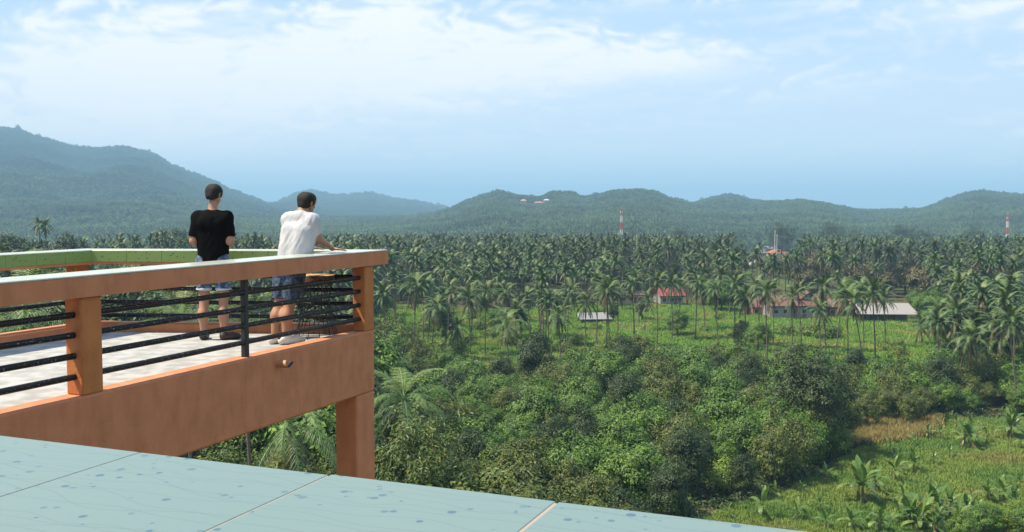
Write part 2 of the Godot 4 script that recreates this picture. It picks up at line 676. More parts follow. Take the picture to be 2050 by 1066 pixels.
func bar_mesh(a: Vector3, b: Vector3, r: float) -> ArrayMesh:
	var g := Geo.new()
	g.tube([a, b], [r, r], 12)
	return g.mesh(M.bar)

func make_deck() -> void:
	var deck := thing("viewing_deck", "terracotta painted concrete viewing deck with black pipe railing and pale tiled handrail", "deck", Vector3.ZERO)
	var dl := 8.9
	var far_d := (DB - DA).normalized()
	var far_n := Vector2(-far_d.y, far_d.x)
	if far_n.y < 0.0:
		far_n = -far_n
	var left_n := -DN
	var len_far := (DB - DA).length()
	var len_left := 8.6
	# floor slab
	var g := Geo.new()
	g.prism(PackedVector2Array([DA + DD * 0.34 + DN * 0.1, DA + far_d * 0.4 + far_n * 0.1, DB + left_n * 0.1 + far_n * 0.1, DB + DD * len_left + left_n * 0.1, DA + DD * dl + DN * 0.1]), EY - 1.85, EY - 1.57, 0.0)
	part("floor", g.mesh(M.concrete), deck)
	# edge beams; their tops are the low kerb round the floor
	side_part("edge_beam", deck, M.paint, DA, DD, DN, 0.31, dl, 0.0, 0.2, -2.242, -1.5, 0.02)
	side_part("edge_beam", deck, M.paint, DA, far_d, far_n, 0.22, len_far - 0.01, 0.0, 0.19, -2.2, -1.455, 0.02)
	side_part("edge_beam", deck, M.paint, DB, DD, left_n, 0.2, len_left, 0.0, 0.19, -2.2, -1.46, 0.02)
	# columns
	side_part("column", deck, M.paint, DA, DD, DN, 0.312, 0.725, 0.003, 0.305, -24.0, -2.243, 0.02)
	side_part("column", deck, M.paint, DA, DD, DN, 5.6, 6.0, 0.003, 0.305, -25.0, -2.243, 0.02)
	side_part("column", deck, M.paint, DB, DD, left_n, 0.2, 0.6, 0.003, 0.305, -24.0, -2.201, 0.02)
	side_part("column", deck, M.paint, DB, DD, left_n, 6.2, 6.6, 0.003, 0.305, -24.0, -2.201, 0.02)
	# posts
	var posts := [[DA, DD, DN, 0.312, 0.52], [DA, DD, DN, 4.61, 4.83], [DA, DD, DN, 8.66, 8.88], [DB, DD, left_n, 0.12, 0.34], [DB, DD, left_n, 4.3, 4.52]]
	for p in posts:
		side_part("post", deck, M.orange, p[0], p[1], p[2], p[3], p[4], 0.003, 0.176, -1.502 if p[0] == DA else -1.462, -0.725, 0.012)
	# handrails, mitred where two meet
	var rails := []
	var o0 := DA - DN * 0.02
	var i0 := DA + DN * 0.36
	var of := DA - far_n * 0.02
	var inf := DA + far_n * 0.36
	var ol := DB - left_n * 0.02
	var il := DB + left_n * 0.36
	var near_far_in := cross(i0, DD, inf, far_d)
	var far_left_out := cross(of, far_d, ol, DD)
	var far_left_in := cross(inf, far_d, il, DD)
	var tip := o0 + DD * 0.0
	rails.append(PackedVector2Array([tip, near_far_in, i0 + DD * dl, o0 + DD * dl]))
	rails.append(PackedVector2Array([tip + far_d * 0.0, far_left_out, far_left_in, near_far_in]))
	rails.append(PackedVector2Array([far_left_out, far_left_in, il + DD * len_left, ol + DD * len_left]))
	for p in rails:
		var sg := Geo.new()
		sg.prism(p, EY - 0.725, EY - 0.562, 0.008)
		var rail := part("handrail", sg.mesh(M.paint), deck)
		# pale tiles laid on top, in lengths
		var a0: Vector2 = p[0]
		var a1: Vector2 = p[1]
		var b1: Vector2 = p[2]
		var b0: Vector2 = p[3]
		var long: float = maxf((b0 - a0).length(), (b1 - a1).length())
		if p == rails[1]:
			a0 = rails[1][0]; b0 = rails[1][1]; b1 = rails[1][2]; a1 = rails[1][3]
			long = (b0 - a0).length()
		var cnt := int(round(long / 0.6))
		for k in cnt:
			var f0 := float(k) / cnt
			var f1 := float(k + 1) / cnt
			var cut := 0.002 / long
			var tg := Geo.new()
			tg.prism(PackedVector2Array([a0.lerp(b0, f0 + cut), a0.lerp(b0, f1 - cut), a1.lerp(b1, f1 - cut), a1.lerp(b1, f0 + cut)]), EY - 0.562, EY - 0.55, 0.003)
			part("top_tile", tg.mesh(M.white_tile), rail)
	# green dotted tiles on the inner faces of the far handrails
	var greens := []
	for k in 3:
		var gm := mat(Color(1, 1, 1), 0.25)
		gm.albedo_texture = dotted(512, 176, lin(0.195, 0.28, 0.09), lin(0.015, 0.025, 0.01), 18, 4.0, 11.0, 0, Color(), 300 + k)
		greens.append(print_tile(Vector3(0.416, 0.138, 0.01), 2, gm))
	var inner := [[near_far_in, far_left_in, far_n], [far_left_in, il + DD * len_left, left_n], [near_far_in, i0 + DD * dl, DN]]
	for q in inner.size():
		var a: Vector2 = inner[q][0]
		var b: Vector2 = inner[q][1]
		var n: Vector2 = inner[q][2]
		var d := (b - a).normalized()
		var host: Node3D = deck.get_node("handrail2") if q == 0 else (deck.get_node("handrail3") if q == 1 else deck.get_node("handrail"))
		var cnt := int(round((b - a).length() / 0.42))
		var pitch := (b - a).length() / cnt
		for k in cnt:
			var c := a + d * pitch * (k + 0.5) + n * 0.0055
			part("green_tile", greens[(k * 2 + q) % 3], host, Transform3D(Basis(Vector3(d.x, 0, d.y) * pitch / 0.418, Vector3.UP, Vector3(n.x, 0, n.y)), v3(c, -0.625)))
	# pipe bars
	var ys := [-0.865, -1.025, -1.19, -1.355]
	for y in ys:
		part("bar", bar_mesh(v3(DA + DD * 0.50 + DN * 0.085, y), v3(DA + DD * 4.63 + DN * 0.085, y), 0.026), deck)
		part("bar", bar_mesh(v3(DA + DD * 4.81 + DN * 0.085, y), v3(DA + DD * 8.68 + DN * 0.085, y), 0.026), deck)
		part("bar", bar_mesh(v3(DA + DD * 0.34 + DN * 0.15, y), v3(DB + DD * 0.23 + left_n * 0.09, y), 0.026), deck)
		part("bar", bar_mesh(v3(DB + DD * 0.32 + left_n * 0.09, y), v3(DB + DD * 4.32 + left_n * 0.09, y), 0.026), deck)
		part("bar", bar_mesh(v3(DB + DD * 4.5 + left_n * 0.09, y), v3(DB + DD * len_left + left_n * 0.09, y), 0.026), deck)
	side_part("steel_post", deck, M.wire, DA, DD, DN, 2.655, 2.715, 0.055, 0.115, -1.502, -0.723, 0.006)
	side_part("steel_post", deck, M.wire, DA, DD, DN, 6.7, 6.76, 0.055, 0.115, -1.502, -0.723, 0.006)
	# drain spout, cut slanting
	var pg := Geo.new()
	var out := Vector3(-DN.x, 0, -DN.y)
	var along := Vector3(DD.x, 0, DD.y)
	var c0 := v3(DA + DD * 2.26 + DN * 0.05, -1.625)
	var pipe_paint := mat(lin(0.45, 0.22, 0.10), 0.5)
	var pipe_in := mat(lin(0.10, 0.22, 0.38), 0.4)
	var ring := func(r: float, dist: float, slant: float) -> Array:
		var res := []
		for k in 16:
			var an := TAU * k / 16.0
			var w := along * cos(an) * r + Vector3.UP * sin(an) * r
			res.append(c0 + w + out * (dist + slant * sin(an)))
		return res
	var r1: Array = ring.call(0.04, 0.0, 0.0)
	var r2: Array = ring.call(0.04, 0.20, 0.03)
	var r3: Array = ring.call(0.034, 0.20, 0.026)
	var r4: Array = ring.call(0.034, 0.06, 0.0)
	for k in 16:
		var j := (k + 1) % 16
		pg.quad(r1[k], r2[k], r2[j], r1[j])
		pg.quad(r2[k], r3[k], r3[j], r2[j])
	var pipe := part("drain_pipe", pg.mesh(pipe_paint), deck)
	var qg := Geo.new()
	for k in 16:
		var j := (k + 1) % 16
		qg.quad(r3[k], r4[k], r4[j], r3[j])
		qg.tri(r4[k], r4[j], c0 + out * 0.06)
	part("pipe_lining", qg.mesh(pipe_in), pipe)

# ------------------------------------------------------------------ the tiled parapet the camera looks over
func make_balcony() -> void:
	var q := Vector2(-0.372, -2.007)
	var u := Vector2(0.9254, 0.379)
	var w := DD
	var bal := thing("tiled_parapet", "broad parapet topped with pale teal tiles printed with blue dots and wavy lines", "parapet")
	var tiles := []
	for k in 4:
		var tm := mat(Color(1, 1, 1), 0.3)
		tm.albedo_texture = dotted(640, 960, lin(0.140, 0.202, 0.190), lin(0.045, 0.090, 0.132), 64, 4.0, 12.0, 20, lin(0.098, 0.136, 0.128), 500 + k * 7)
		tiles.append(print_tile(Vector3(0.487, 0.012, 0.76), 1, tm))
	side_part("parapet_wall", bal, M.paint, q, u, w, -4.8, 4.4, 0.012, 0.74, -1.9, -0.575, 0.01)
	side_part("mortar_bed", bal, M.grout, q, u, w, -4.8, 4.4, 0.004, 0.75, -0.575, -0.5515, 0.001)
	for k in range(-10, 9):
		var gap := 0.003 if k >= 1 else 0.0
		var c := q + u * (0.49 * (k + 0.5) + gap) + w * (0.38 - (0.004 if k == 0 else 0.0) + 0.0015 * sin(k * 5.0))
		var b := Basis(Vector3(u.x, 0, u.y), Vector3.UP, Vector3(w.x, 0, w.y))
		part("tile", tiles[posmod(k * 3 + 1, 4)], bal, Transform3D(b, v3(c, -0.556)))
	# floor under the photographer and the floor below the parapet
	var fl := top("terrace_floor", Geo.new().mesh() if false else floor_mesh(q, u, w))
	tag(fl, "concrete terrace floor behind the tiled parapet", "floor", "", "structure")

func floor_mesh(q: Vector2, u: Vector2, w: Vector2) -> ArrayMesh:
	var g := Geo.new()
	side_box(g, q, u, w, -4.8, 4.4, 0.0, 4.6, -2.2, -1.9, 0.01)
	return g.mesh(M.concrete)

# ------------------------------------------------------------------ stool of wire and a slice of log
func make_stool() -> void:
	var at := Vector3(-2.32, EY - 1.57, -11.78)
	var s := thing("wire_stool", "round black wire stool with a thick slice of log as its seat", "stool", at)
	var g := Geo.new()
	var sides := 28
	var r := RandomNumberGenerator.new()
	r.seed = 4
	var rim := []
	for k in sides:
		rim.append(0.215 * (1.0 + r.randf_range(-0.03, 0.03) + 0.04 * sin(k * 0.45)))
	var cut := Geo.new()
	for k in sides:
		var j := (k + 1) % sides
		var a := TAU * k / sides
		var b := TAU * j / sides
		var p := Vector3(cos(a) * rim[k], 0.665, sin(a) * rim[k])
		var p2 := Vector3(cos(b) * rim[j], 0.665, sin(b) * rim[j])
		var up := Vector3(0, 0.075, 0)
		g.quad_out(p, p2, p2 + up, p + up, Vector3(0, 0.7, 0))
		g.tri_out(p, p2, Vector3(0, 0.665, 0), Vector3(0, 0.7, 0))
		var e := Vector3(0, 0.0775, 0)
		cut.tri_out(p * Vector3(0.97, 1, 0.97) + e, p2 * Vector3(0.97, 1, 0.97) + e, Vector3(0, 0.7425, 0), Vector3(0, 0.7, 0))
		cut.quad_out(p + up, p2 + up, p2 * Vector3(0.97, 1, 0.97) + e, p * Vector3(0.97, 1, 0.97) + e, Vector3(0, 0.6, 0))
	var bark := textured(lin(0.28, 0.17, 0.09), 0.9, noise_tex(0.04, 4, Color(0.2, 0.18, 0.15), Color(1, 1, 1), 256, 71), 4.0, null, 0.0, false)
	var wood := textured(lin(0.58, 0.40, 0.22), 0.6, noise_tex(0.015, 4, Color(0.75, 0.7, 0.62), Color(1, 1, 1), 256, 72), 4.0, null, 0.0, false)
	var seat := part("seat", g.mesh(bark), s)
	part("cut_face", cut.mesh(wood), seat)
	for k in 12:
		var a := TAU * k / 12.0 + 0.2
		var wg := Geo.new()
		wg.tube([Vector3(cos(a) * 0.19, 0.665, sin(a) * 0.19), Vector3(cos(a) * 0.15, 0.42, sin(a) * 0.15), Vector3(cos(a) * 0.22, 0.12, sin(a) * 0.22), Vector3(cos(a) * 0.27, 0.0, sin(a) * 0.27)], [0.006, 0.006, 0.006, 0.006], 6)
		part("leg", wg.mesh(M.wire), s)
	for y in [[0.62, 0.183], [0.42, 0.152], [0.27, 0.187], [0.12, 0.222], [0.05, 0.25]]:
		var t := TorusMesh.new()
		t.inner_radius = y[1] - 0.005
		t.outer_radius = y[1] + 0.005
		t.rings = 32
		t.ring_segments = 6
		t.material = M.wire
		part("ring", t, s, Transform3D(Basis(), Vector3(0, y[0], 0)))

# ------------------------------------------------------------------ buildings, towers
func house(called: String, label: String, px: float, py: float, width: float, depth: float, tall: float, roof_h: float, yaw: float, wall_c: Color, roof_c: Color, hip := false, windows := 3, category := "house") -> Node3D:
	var p := on_ground(px, py)
	var o := thing(called, label, category, p)
	o.rotation.y = yaw
	var wm := textured(wall_c, 0.85, M.paint.albedo_texture, 0.2)
	var rm := textured(roof_c, 0.6, M.paint.albedo_texture, 0.3)
	var g := Geo.new()
	g.box(Transform3D(Basis(), Vector3(0, tall * 0.5 - 0.5, 0)), Vector3(width, tall + 1.0, depth), 0.02)
	part("wall", g.mesh(wm), o)
	var ov := 0.7
	var w := width * 0.5 + ov
	var d := depth * 0.5 + ov
	var y0 := tall - 0.15
	var y1 := tall + roof_h
	var rx := w - (d if hip else 0.0)
	var a := Vector3(-w, y0, d)
	var b := Vector3(w, y0, d)
	var c := Vector3(w, y0, -d)
	var e := Vector3(-w, y0, -d)
	var m0 := Vector3(-rx, y1, 0)
	var m1 := Vector3(rx, y1, 0)
	var up := Vector3(0, 0.18, 0)
	var ctr := Vector3(0, y0 - 3.0, 0)
	var rg := Geo.new()
	for lay in [[Vector3.ZERO], [up]]:
		var k: Vector3 = lay[0]
		rg.quad_out(a + k, b + k, m1 + k, m0 + k, ctr)
		rg.quad_out(c + k, e + k, m0 + k, m1 + k, ctr)
		if hip:
			rg.tri_out(b + k, c + k, m1 + k, ctr)
			rg.tri_out(e + k, a + k, m0 + k, ctr)
	for pr in [[a, b], [c, e]] + ([[b, c], [e, a]] if hip else [[b, m1], [m1, c], [e, m0], [m0, a]]):
		rg.quad_out(pr[0], pr[1], pr[1] + up, pr[0] + up, ctr)
	var roof := part("roof", rg.mesh(rm), o)
	var cap := Geo.new()
	cap.tube([m0 + up, m1 + up], [0.16, 0.16], 6)
	part("ridge", cap.mesh(rm), roof)
	if not hip:
		for s in [-1.0, 1.0]:
			var gg := Geo.new()
			gg.tri_out(Vector3(s * width * 0.5, tall - 0.02, -depth * 0.5), Vector3(s * width * 0.5, tall - 0.02, depth * 0.5), Vector3(s * width * 0.5, tall + roof_h - 0.4, 0), Vector3.ZERO)
			part("gable", gg.mesh(wm), o)
	var glass := mat(lin(0.03, 0.04, 0.05), 0.15)
	var frame := mat(lin(0.5, 0.45, 0.4), 0.7)
	for k in windows:
		var x := width * ((k + 0.5) / windows - 0.5)
		var fg := Geo.new()
		fg.box(Transform3D(Basis(), Vector3(x, tall * 0.52, depth * 0.5 + 0.02)), Vector3(1.5, 1.4, 0.12), 0.01)
		var wn := part("window", fg.mesh(frame), o)
		var pg := Geo.new()
		pg.box(Transform3D(Basis(), Vector3(x, tall * 0.52, depth * 0.5 + 0.05)), Vector3(1.25, 1.15, 0.12), 0.0)
		part("pane", pg.mesh(glass), wn)
	if windows > 1:
		var dg := Geo.new()
		dg.box(Transform3D(Basis(), Vector3(width * 0.5 / windows * 0.02 + width / windows * 0.5 * (1.0 if windows % 2 == 0 else 0.0) + (width / windows * 0.5 if windows % 2 else 0.0) , 1.0, depth * 0.5 + 0.02)), Vector3(0.95, 2.1, 0.1), 0.01)
		part("door", dg.mesh(mat(lin(0.16, 0.07, 0.04), 0.6)), o)
	return o

func open_shed(called: String, label: String, px: float, py: float, width: float, depth: float, tall: float, rise: float, yaw: float, roof_c: Color, bays: int) -> Node3D:
	var o := thing(called, label, "shed", on_ground(px, py))
	o.rotation.y = yaw
	var rm := textured(roof_c, 0.5, M.paint.albedo_texture, 0.25)
	var rg := Geo.new()
	rg.box(Transform3D(Basis(Vector3.RIGHT, atan2(rise, depth)), Vector3(0, tall + rise * 0.5, 0)), Vector3(width + 1.0, 0.12, depth + 1.4), 0.01)
	part("roof", rg.mesh(rm), o)
	var pm := mat(lin(0.16, 0.14, 0.12), 0.8)
	for k in bays + 1:
		for s in [-1.0, 1.0]:
			var x := width * (float(k) / bays - 0.5)
			var hgt: float = tall + rise * (0.5 - s * 0.5)
			var pg := Geo.new()
			pg.box(Transform3D(Basis(), Vector3(x, hgt * 0.5 - 0.3, s * depth * 0.5)), Vector3(0.22, hgt + 0.6, 0.22), 0.01)
			part("post", pg.mesh(pm), o)
	var bg := Geo.new()
	bg.box(Transform3D(Basis(), Vector3(0, 0.6, -depth * 0.45)), Vector3(width * 0.96, 1.8, 0.15), 0.01)
	part("back_wall", bg.mesh(mat(lin(0.20, 0.17, 0.15), 0.9)), o)
	return o

func tower(px: float, dist: float, top_px: float, half: float, label: String) -> void:
	var x := (px - 1025.0) / FPX * dist
	var base := Vector3(x, height(x, -dist), -dist)
	var tall := EY - (top_px - 410.0) / FPX * dist - base.y
	var o := thing("radio_mast", label, "mast", base, "")
	var red := mat(lin(0.50, 0.045, 0.03), 0.6)
	var white := mat(lin(0.72, 0.72, 0.70), 0.6)
	var secs := 7
	for k in secs:
		var y0 := tall * k / secs
		var y1 := tall * (k + 1) / secs
		var h0 := half * (1.0 - 0.65 * y0 / tall)
		var h1 := half * (1.0 - 0.65 * y1 / tall)
		var g := Geo.new()
		var corners := [Vector2(-1, -1), Vector2(1, -1), Vector2(1, 1), Vector2(-1, 1)]
		for c in 4:
			var a: Vector2 = corners[c]
			var b: Vector2 = corners[(c + 1) % 4]
			var a0 := Vector3(a.x * h0, y0, a.y * h0)
			var a1 := Vector3(a.x * h1, y1, a.y * h1)
			var b0 := Vector3(b.x * h0, y0, b.y * h0)
			var b1 := Vector3(b.x * h1, y1, b.y * h1)
			g.tube([a0, a1], [0.15, 0.15], 5, false)
			g.tube([a0, b1], [0.07, 0.07], 4, false)
			g.tube([b0, a1], [0.07, 0.07], 4, false)
			g.tube([a1, b1], [0.07, 0.07], 4, false)
		part("lattice_section", g.mesh(red if k % 2 == 0 else white), o)
	var ag := Geo.new()
	ag.tube([Vector3(0, tall, 0), Vector3(0, tall + 3.0, 0)], [0.12, 0.06], 6)
	part("antenna", ag.mesh(white), o)
	for k in 3:
		var an := TAU * k / 3.0 + 0.4
		var dg := Geo.new()
		dg.box(Transform3D(Basis(Vector3.UP, an), Vector3(cos(an) * half * 0.6, tall * 0.93, sin(an) * half * 0.6)), Vector3(0.5, 2.0, 0.35), 0.02)
		part("panel_antenna", dg.mesh(white), o)

func make_buildings() -> void:
	var terra := lin(0.17, 0.078, 0.062)
	var lilac := lin(0.30, 0.26, 0.275)
	house("long_house", "long low house with lilac walls and brown tiled roof behind palms", 1590, 633, 17.0, 8.0, 3.4, 2.8, 0.12, lilac, terra, false, 6)
	house("gabled_house", "house with steep brown gable turned to the meadow beside grey water tanks", 1616, 632, 6.0, 8.0, 3.4, 3.6, 1.45, lilac, terra, false, 2)
	house("orange_house", "small house with orange walls and brown roof next to the open shed", 1676, 633, 7.0, 6.0, 3.0, 2.0, 0.05, lin(0.32, 0.11, 0.07), lin(0.22, 0.12, 0.095), false, 3)
	house("low_annex", "low orange walled annex with a long brown roof among palm trunks", 1530, 629, 9.0, 6.0, 2.4, 2.6, 0.1, lin(0.30, 0.13, 0.09), terra, false, 4)
	open_shed("open_shed", "long open shed with a pale grey sheet roof at the edge of the meadow", 1768, 641, 16.0, 8.0, 2.2, 2.0, -0.06, lin(0.28, 0.255, 0.23), 6)
	house("red_roof_house", "house with bright red roof half hidden behind the front palms", 1338, 608, 8.0, 6.0, 2.8, 2.2, 0.25, lin(0.30, 0.28, 0.26), lin(0.25, 0.065, 0.058), false, 3)
	house("tan_house", "tan walled house with a flat brown roof behind palm trunks", 1262, 606, 8.0, 5.0, 2.8, 0.8, 0.0, lin(0.45, 0.30, 0.20), lin(0.17, 0.09, 0.065), false, 3)
	open_shed("dark_shack", "low dark wooden shack with sagging grey roof in the meadow", 1190, 645, 8.5, 5.0, 1.2, 1.0, 0.1, lin(0.24, 0.23, 0.23), 4)
	house("hip_roof_house", "house with vivid red orange hipped roof rising out of the plantation", 1556, 513, 17.0, 12.0, 3.4, 3.6, 0.1, lin(0.55, 0.5, 0.45), lin(0.46, 0.09, 0.04), true, 4)
	house("grey_roof_house", "pale grey hip roofed house next to the red orange roof", 1523, 511, 12.0, 9.0, 3.2, 2.6, -0.1, lin(0.5, 0.5, 0.5), lin(0.36, 0.36, 0.37), true, 3)
	house("grey_gable_house", "grey gabled house tucked behind the red orange roof", 1542, 505, 12.0, 9.0, 3.6, 2.6, 0.3, lin(0.5, 0.5, 0.5), lin(0.30, 0.30, 0.31), false, 3)
	open_shed("white_roof_shed", "shed with a bright white metal roof among dense palms", 1496, 537, 8.0, 8.0, 2.6, 2.4, -0.5, lin(0.62, 0.64, 0.66), 3)
	house("pink_roof_house", "house with faded pink roof deep in the plantation", 1420, 528, 8.0, 7.0, 4.5, 2.4, 0.2, lin(0.5, 0.42, 0.38), lin(0.42, 0.20, 0.16), false, 2)
	house("brown_roof_house", "house with dull brown roof among palms near the white shed", 1582, 533, 9.0, 7.0, 4.5, 2.2, -0.1, lin(0.5, 0.42, 0.38), lin(0.34, 0.17, 0.13), false, 2)
	house("pale_roof_house", "pale roofed bungalow showing between palm crowns", 1376, 508, 12.0, 9.0, 5.0, 3.0, 0.0, lin(0.5, 0.5, 0.5), lin(0.42, 0.36, 0.32), true, 2)
	# villas on the hill
	for q in [[1078, 2280.0, 30.0, lin(0.40, 0.16, 0.08), "hilltop villa with orange roof below the wooded ridge"], [1094, 2285.0, 22.0, lin(0.48, 0.48, 0.47), "white hilltop villa next to the orange roofed one"], [1048, 2290.0, 20.0, lin(0.50, 0.26, 0.16), "small hilltop villa with brown roof set apart in trees"]]:
		var x: float = (q[0] - 1025.0) / FPX * q[1]
		var o := house("hill_villa", q[4], 1300, 650, q[2] * 0.7, 9.0, 6.0, 3.0, 0.0, lin(0.36, 0.33, 0.30), q[3], true, 3)
		o.position = Vector3(x, height(x, -q[1]) - 1.0, -q[1])
	tower(1244, 900.0, 418, 1.5, "tall red and white lattice mast below the central hill")
	tower(2017, 950.0, 430, 1.3, "slender red and white lattice mast before the eastern hill")
	# two thin poles
	for q in [[1552, 800.0, 462], [1556, 800.0, 470]]:
		var x: float = (q[0] - 1025.0) / FPX * q[1]
		var y: float = EY - (q[2] - 410.0) / FPX * q[1] - height(x, -q[1])
		var g := Geo.new()
		g.tube([Vector3(0, -1, 0), Vector3(0, y, 0)], [0.4, 0.25], 8)
		var pole := thing("signal_pole", "thin pale pole rising beside the red orange roof", "pole", Vector3(x, height(x, -q[1]), -q[1]), "pale poles beside the red roof")
		part("shaft", g.mesh(mat(lin(0.5, 0.5, 0.5), 0.6)), pole)
		var tg := Geo.new()
		tg.box(Transform3D(Basis(), Vector3(0, y - 0.6, 0)), Vector3(1.2, 0.8, 0.4), 0.05)
		part("head", tg.mesh(mat(lin(0.4, 0.4, 0.4), 0.6)), pole)
	# grey water tower and broken roof sheets at the edge of the jungle
	var wp := on_ground(950, 774)
	var wt := thing("water_tower", "narrow grey concrete water tower with a blue pipe beside jungle", "tower", wp)
	var wg := Geo.new()
	wg.box(Transform3D(Basis(), Vector3(0, 2.2, 0)), Vector3(1.0, 5.0, 1.0), 0.04)
	part("shaft", wg.mesh(textured(lin(0.20, 0.205, 0.20), 0.9, M.concrete.albedo_texture, 0.6)), wt)
	var cg := Geo.new()
	cg.box(Transform3D(Basis(), Vector3(0, 4.78, 0)), Vector3(1.2, 0.16, 1.2), 0.03)
	part("cap", cg.mesh(mat(lin(0.22, 0.22, 0.215), 0.9)), wt)
	var bg := Geo.new()
	bg.tube([Vector3(0.56, 0, 0.56), Vector3(0.56, 4.6, 0.56)], [0.05, 0.05], 8)
	part("pipe", bg.mesh(mat(lin(0.10, 0.25, 0.45), 0.5)), wt)
	var sp := on_ground(905, 792)
	var ruin := thing("tumbledown_hut", "collapsed hut of pale sheets and boards at the jungle edge", "hut", sp)
	var tones := [lin(0.50, 0.47, 0.43), lin(0.40, 0.38, 0.36), lin(0.30, 0.28, 0.26)]
	var q2 := RandomNumberGenerator.new()
	q2.seed = 77
	for k in 5:
		var sg := Geo.new()
		sg.box(Transform3D(Basis.from_euler(Vector3(q2.randf_range(-0.2, 0.25), q2.randf_range(-0.4, 0.4), q2.randf_range(-0.15, 0.15))), Vector3(-2.4 + k * 1.2, 1.9 + 0.12 * k + (0.2 if k % 2 else 0.0), q2.randf_range(-0.8, 0.8))), Vector3(2.1, 0.06, 2.6), 0.01)
		part("roof_sheet", sg.mesh(mat(tones[k % 3], 0.8)), ruin)
	for k in 6:
		var hg := Geo.new()
		hg.box(Transform3D(Basis.from_euler(Vector3(0, 0, q2.randf_range(-0.06, 0.06))), Vector3(-2.8 + 2.6 * (k % 3), 0.8, -1.2 if k < 3 else 1.2)), Vector3(0.14, 2.4, 0.14), 0.01)
		part("post", hg.mesh(M.bark), ruin)
	var mp := on_ground(882, 770)
	var mg := Geo.new()
	for k in 14:
		for j in 5:
			var f := func(a: int, b: int) -> Vector3:
				var an := TAU * a / 14.0
				var rr := 2.3 * cos(b / 5.0 * PI * 0.5) * (1.0 + 0.18 * sin(a * 2.3 + b))
				return Vector3(cos(an) * rr, 1.5 * sin(b / 5.0 * PI * 0.5) - 0.2, sin(an) * rr)
			mg.quad_out(f.call(k, j), f.call((k + 1) % 14, j), f.call((k + 1) % 14, j + 1), f.call(k, j + 1), Vector3(0, -2, 0))
	var mound := top("earth_mound", mg.mesh(textured(lin(0.30, 0.16, 0.09), 0.95, M.paint.albedo_texture, 0.4)), Transform3D(Basis(), mp))
	tag(mound, "heap of bare brown earth beside the collapsed hut", "mound")
	# small blue pickup in the shade of the shed
	var cp := on_ground(1797, 640)
	var car := thing("parked_pickup", "small blue pickup parked at the end of the open shed", "pickup", cp)
	car.rotation.y = 0.2
	var blue := mat(lin(0.03, 0.12, 0.32), 0.3)
	var body := Geo.new()
	body.box(Transform3D(Basis(), Vector3(0, 0.75, 0)), Vector3(4.6, 0.6, 1.7), 0.12)
	part("body", body.mesh(blue), car)
	var cab := Geo.new()
	cab.box(Transform3D(Basis(), Vector3(0.5, 1.3, 0)), Vector3(1.7, 0.62, 1.5), 0.2)
	part("cab", cab.mesh(mat(lin(0.03, 0.05, 0.07), 0.1)), car)
	for k in 4:
		var t := CylinderMesh.new()
		t.top_radius = 0.36
		t.bottom_radius = 0.36
		t.height = 0.24
		t.material = mat(lin(0.02, 0.02, 0.02), 0.8)
		part("wheel", t, car, Transform3D(Basis(Vector3.RIGHT, PI / 2), Vector3(-1.45 if k < 2 else 1.45, 0.36, 0.8 if k % 2 else -0.8)))

# ------------------------------------------------------------------ coconut palms
# one frond from the origin along +x: arc starts at an elevation and sags; pairs of leaflets hang from the rib
func frond(g: Geo, t: Transform3D, length: float, elev: float, sag: float, pairs: int, width: float, r: RandomNumberGenerator, base: Color, fold := 0.5, two := false) -> void:
	var pts := []
	var dirs := []
	var p := Vector3.ZERO
	var steps := 10
	for i in steps + 1:
		var f := float(i) / steps
		var a := elev - sag * f * (0.55 + 0.45 * f)
		var d := Vector3(cos(a), sin(a), 0)
		pts.append(p)
		dirs.append(d)
		p += d * length / steps
	g.col = base * 1.15
	var side := Vector3(0, 0, 1)
	for i in steps:
		var w0 := 0.055 * (1.0 - 0.9 * i / steps)
		var w1 := 0.055 * (1.0 - 0.9 * (i + 1) / steps)
		g.quad(t * (pts[i] - side * w0), t * (pts[i + 1] - side * w1), t * (pts[i + 1] + side * w1), t * (pts[i] + side * w0))
	for k in pairs:
		var f := 0.14 + 0.86 * (k + 0.5) / pairs
		var x := f * steps
		var i := mini(int(x), steps - 1)
		var q: Vector3 = pts[i].lerp(pts[i + 1], x - i)
		var d: Vector3 = dirs[i]
		var up := side.cross(d)
		var ll := length * 0.21 * (0.35 + 0.65 * sin(PI * clampf(f * 0.9 + 0.08, 0.0, 1.0))) * r.randf_range(0.85, 1.12)
		var forward := 0.35 + 0.75 * f
		for s in [-1.0, 1.0]:
			var hang: float = fold * r.randf_range(0.6, 1.35)
			var ld: Vector3 = (side * s * (1.0 - 0.25 * hang) + d * forward - Vector3.UP * hang * 0.75 + up * 0.12).normalized()
			var tip: Vector3 = q + ld * ll
			var e: Vector3 = d * width * 0.5
			var shade := r.randf_range(0.75, 1.25)
			g.col = Color(base.r * shade, base.g * shade, base.b * shade * r.randf_range(0.8, 1.15))
			if two:
				var mid: Vector3 = q + ld * ll * 0.5
				tip += Vector3(0, -0.14 * ll, 0)
				g.quad(t * (q - e * 0.5), t * (mid - e * 0.55), t * (mid + e * 0.55), t * (q + e * 0.5))
				g.tri(t * (mid - e * 0.55), t * tip, t * (mid + e * 0.55))
			else:
				g.tri(t * (q - e), t * tip, t * (q + e))

var frond_near := []
var frond_mid := []
var crown_mid := []
var palm_far := []
var trunk_mid: ArrayMesh
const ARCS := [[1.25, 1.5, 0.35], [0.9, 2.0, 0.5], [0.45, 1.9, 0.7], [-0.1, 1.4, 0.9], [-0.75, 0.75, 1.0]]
const GREENS := [Color(0.098, 0.138, 0.040), Color(0.078, 0.126, 0.039), Color(0.062, 0.108, 0.034), Color(0.046, 0.080, 0.027), Color(0.085, 0.080, 0.032)]

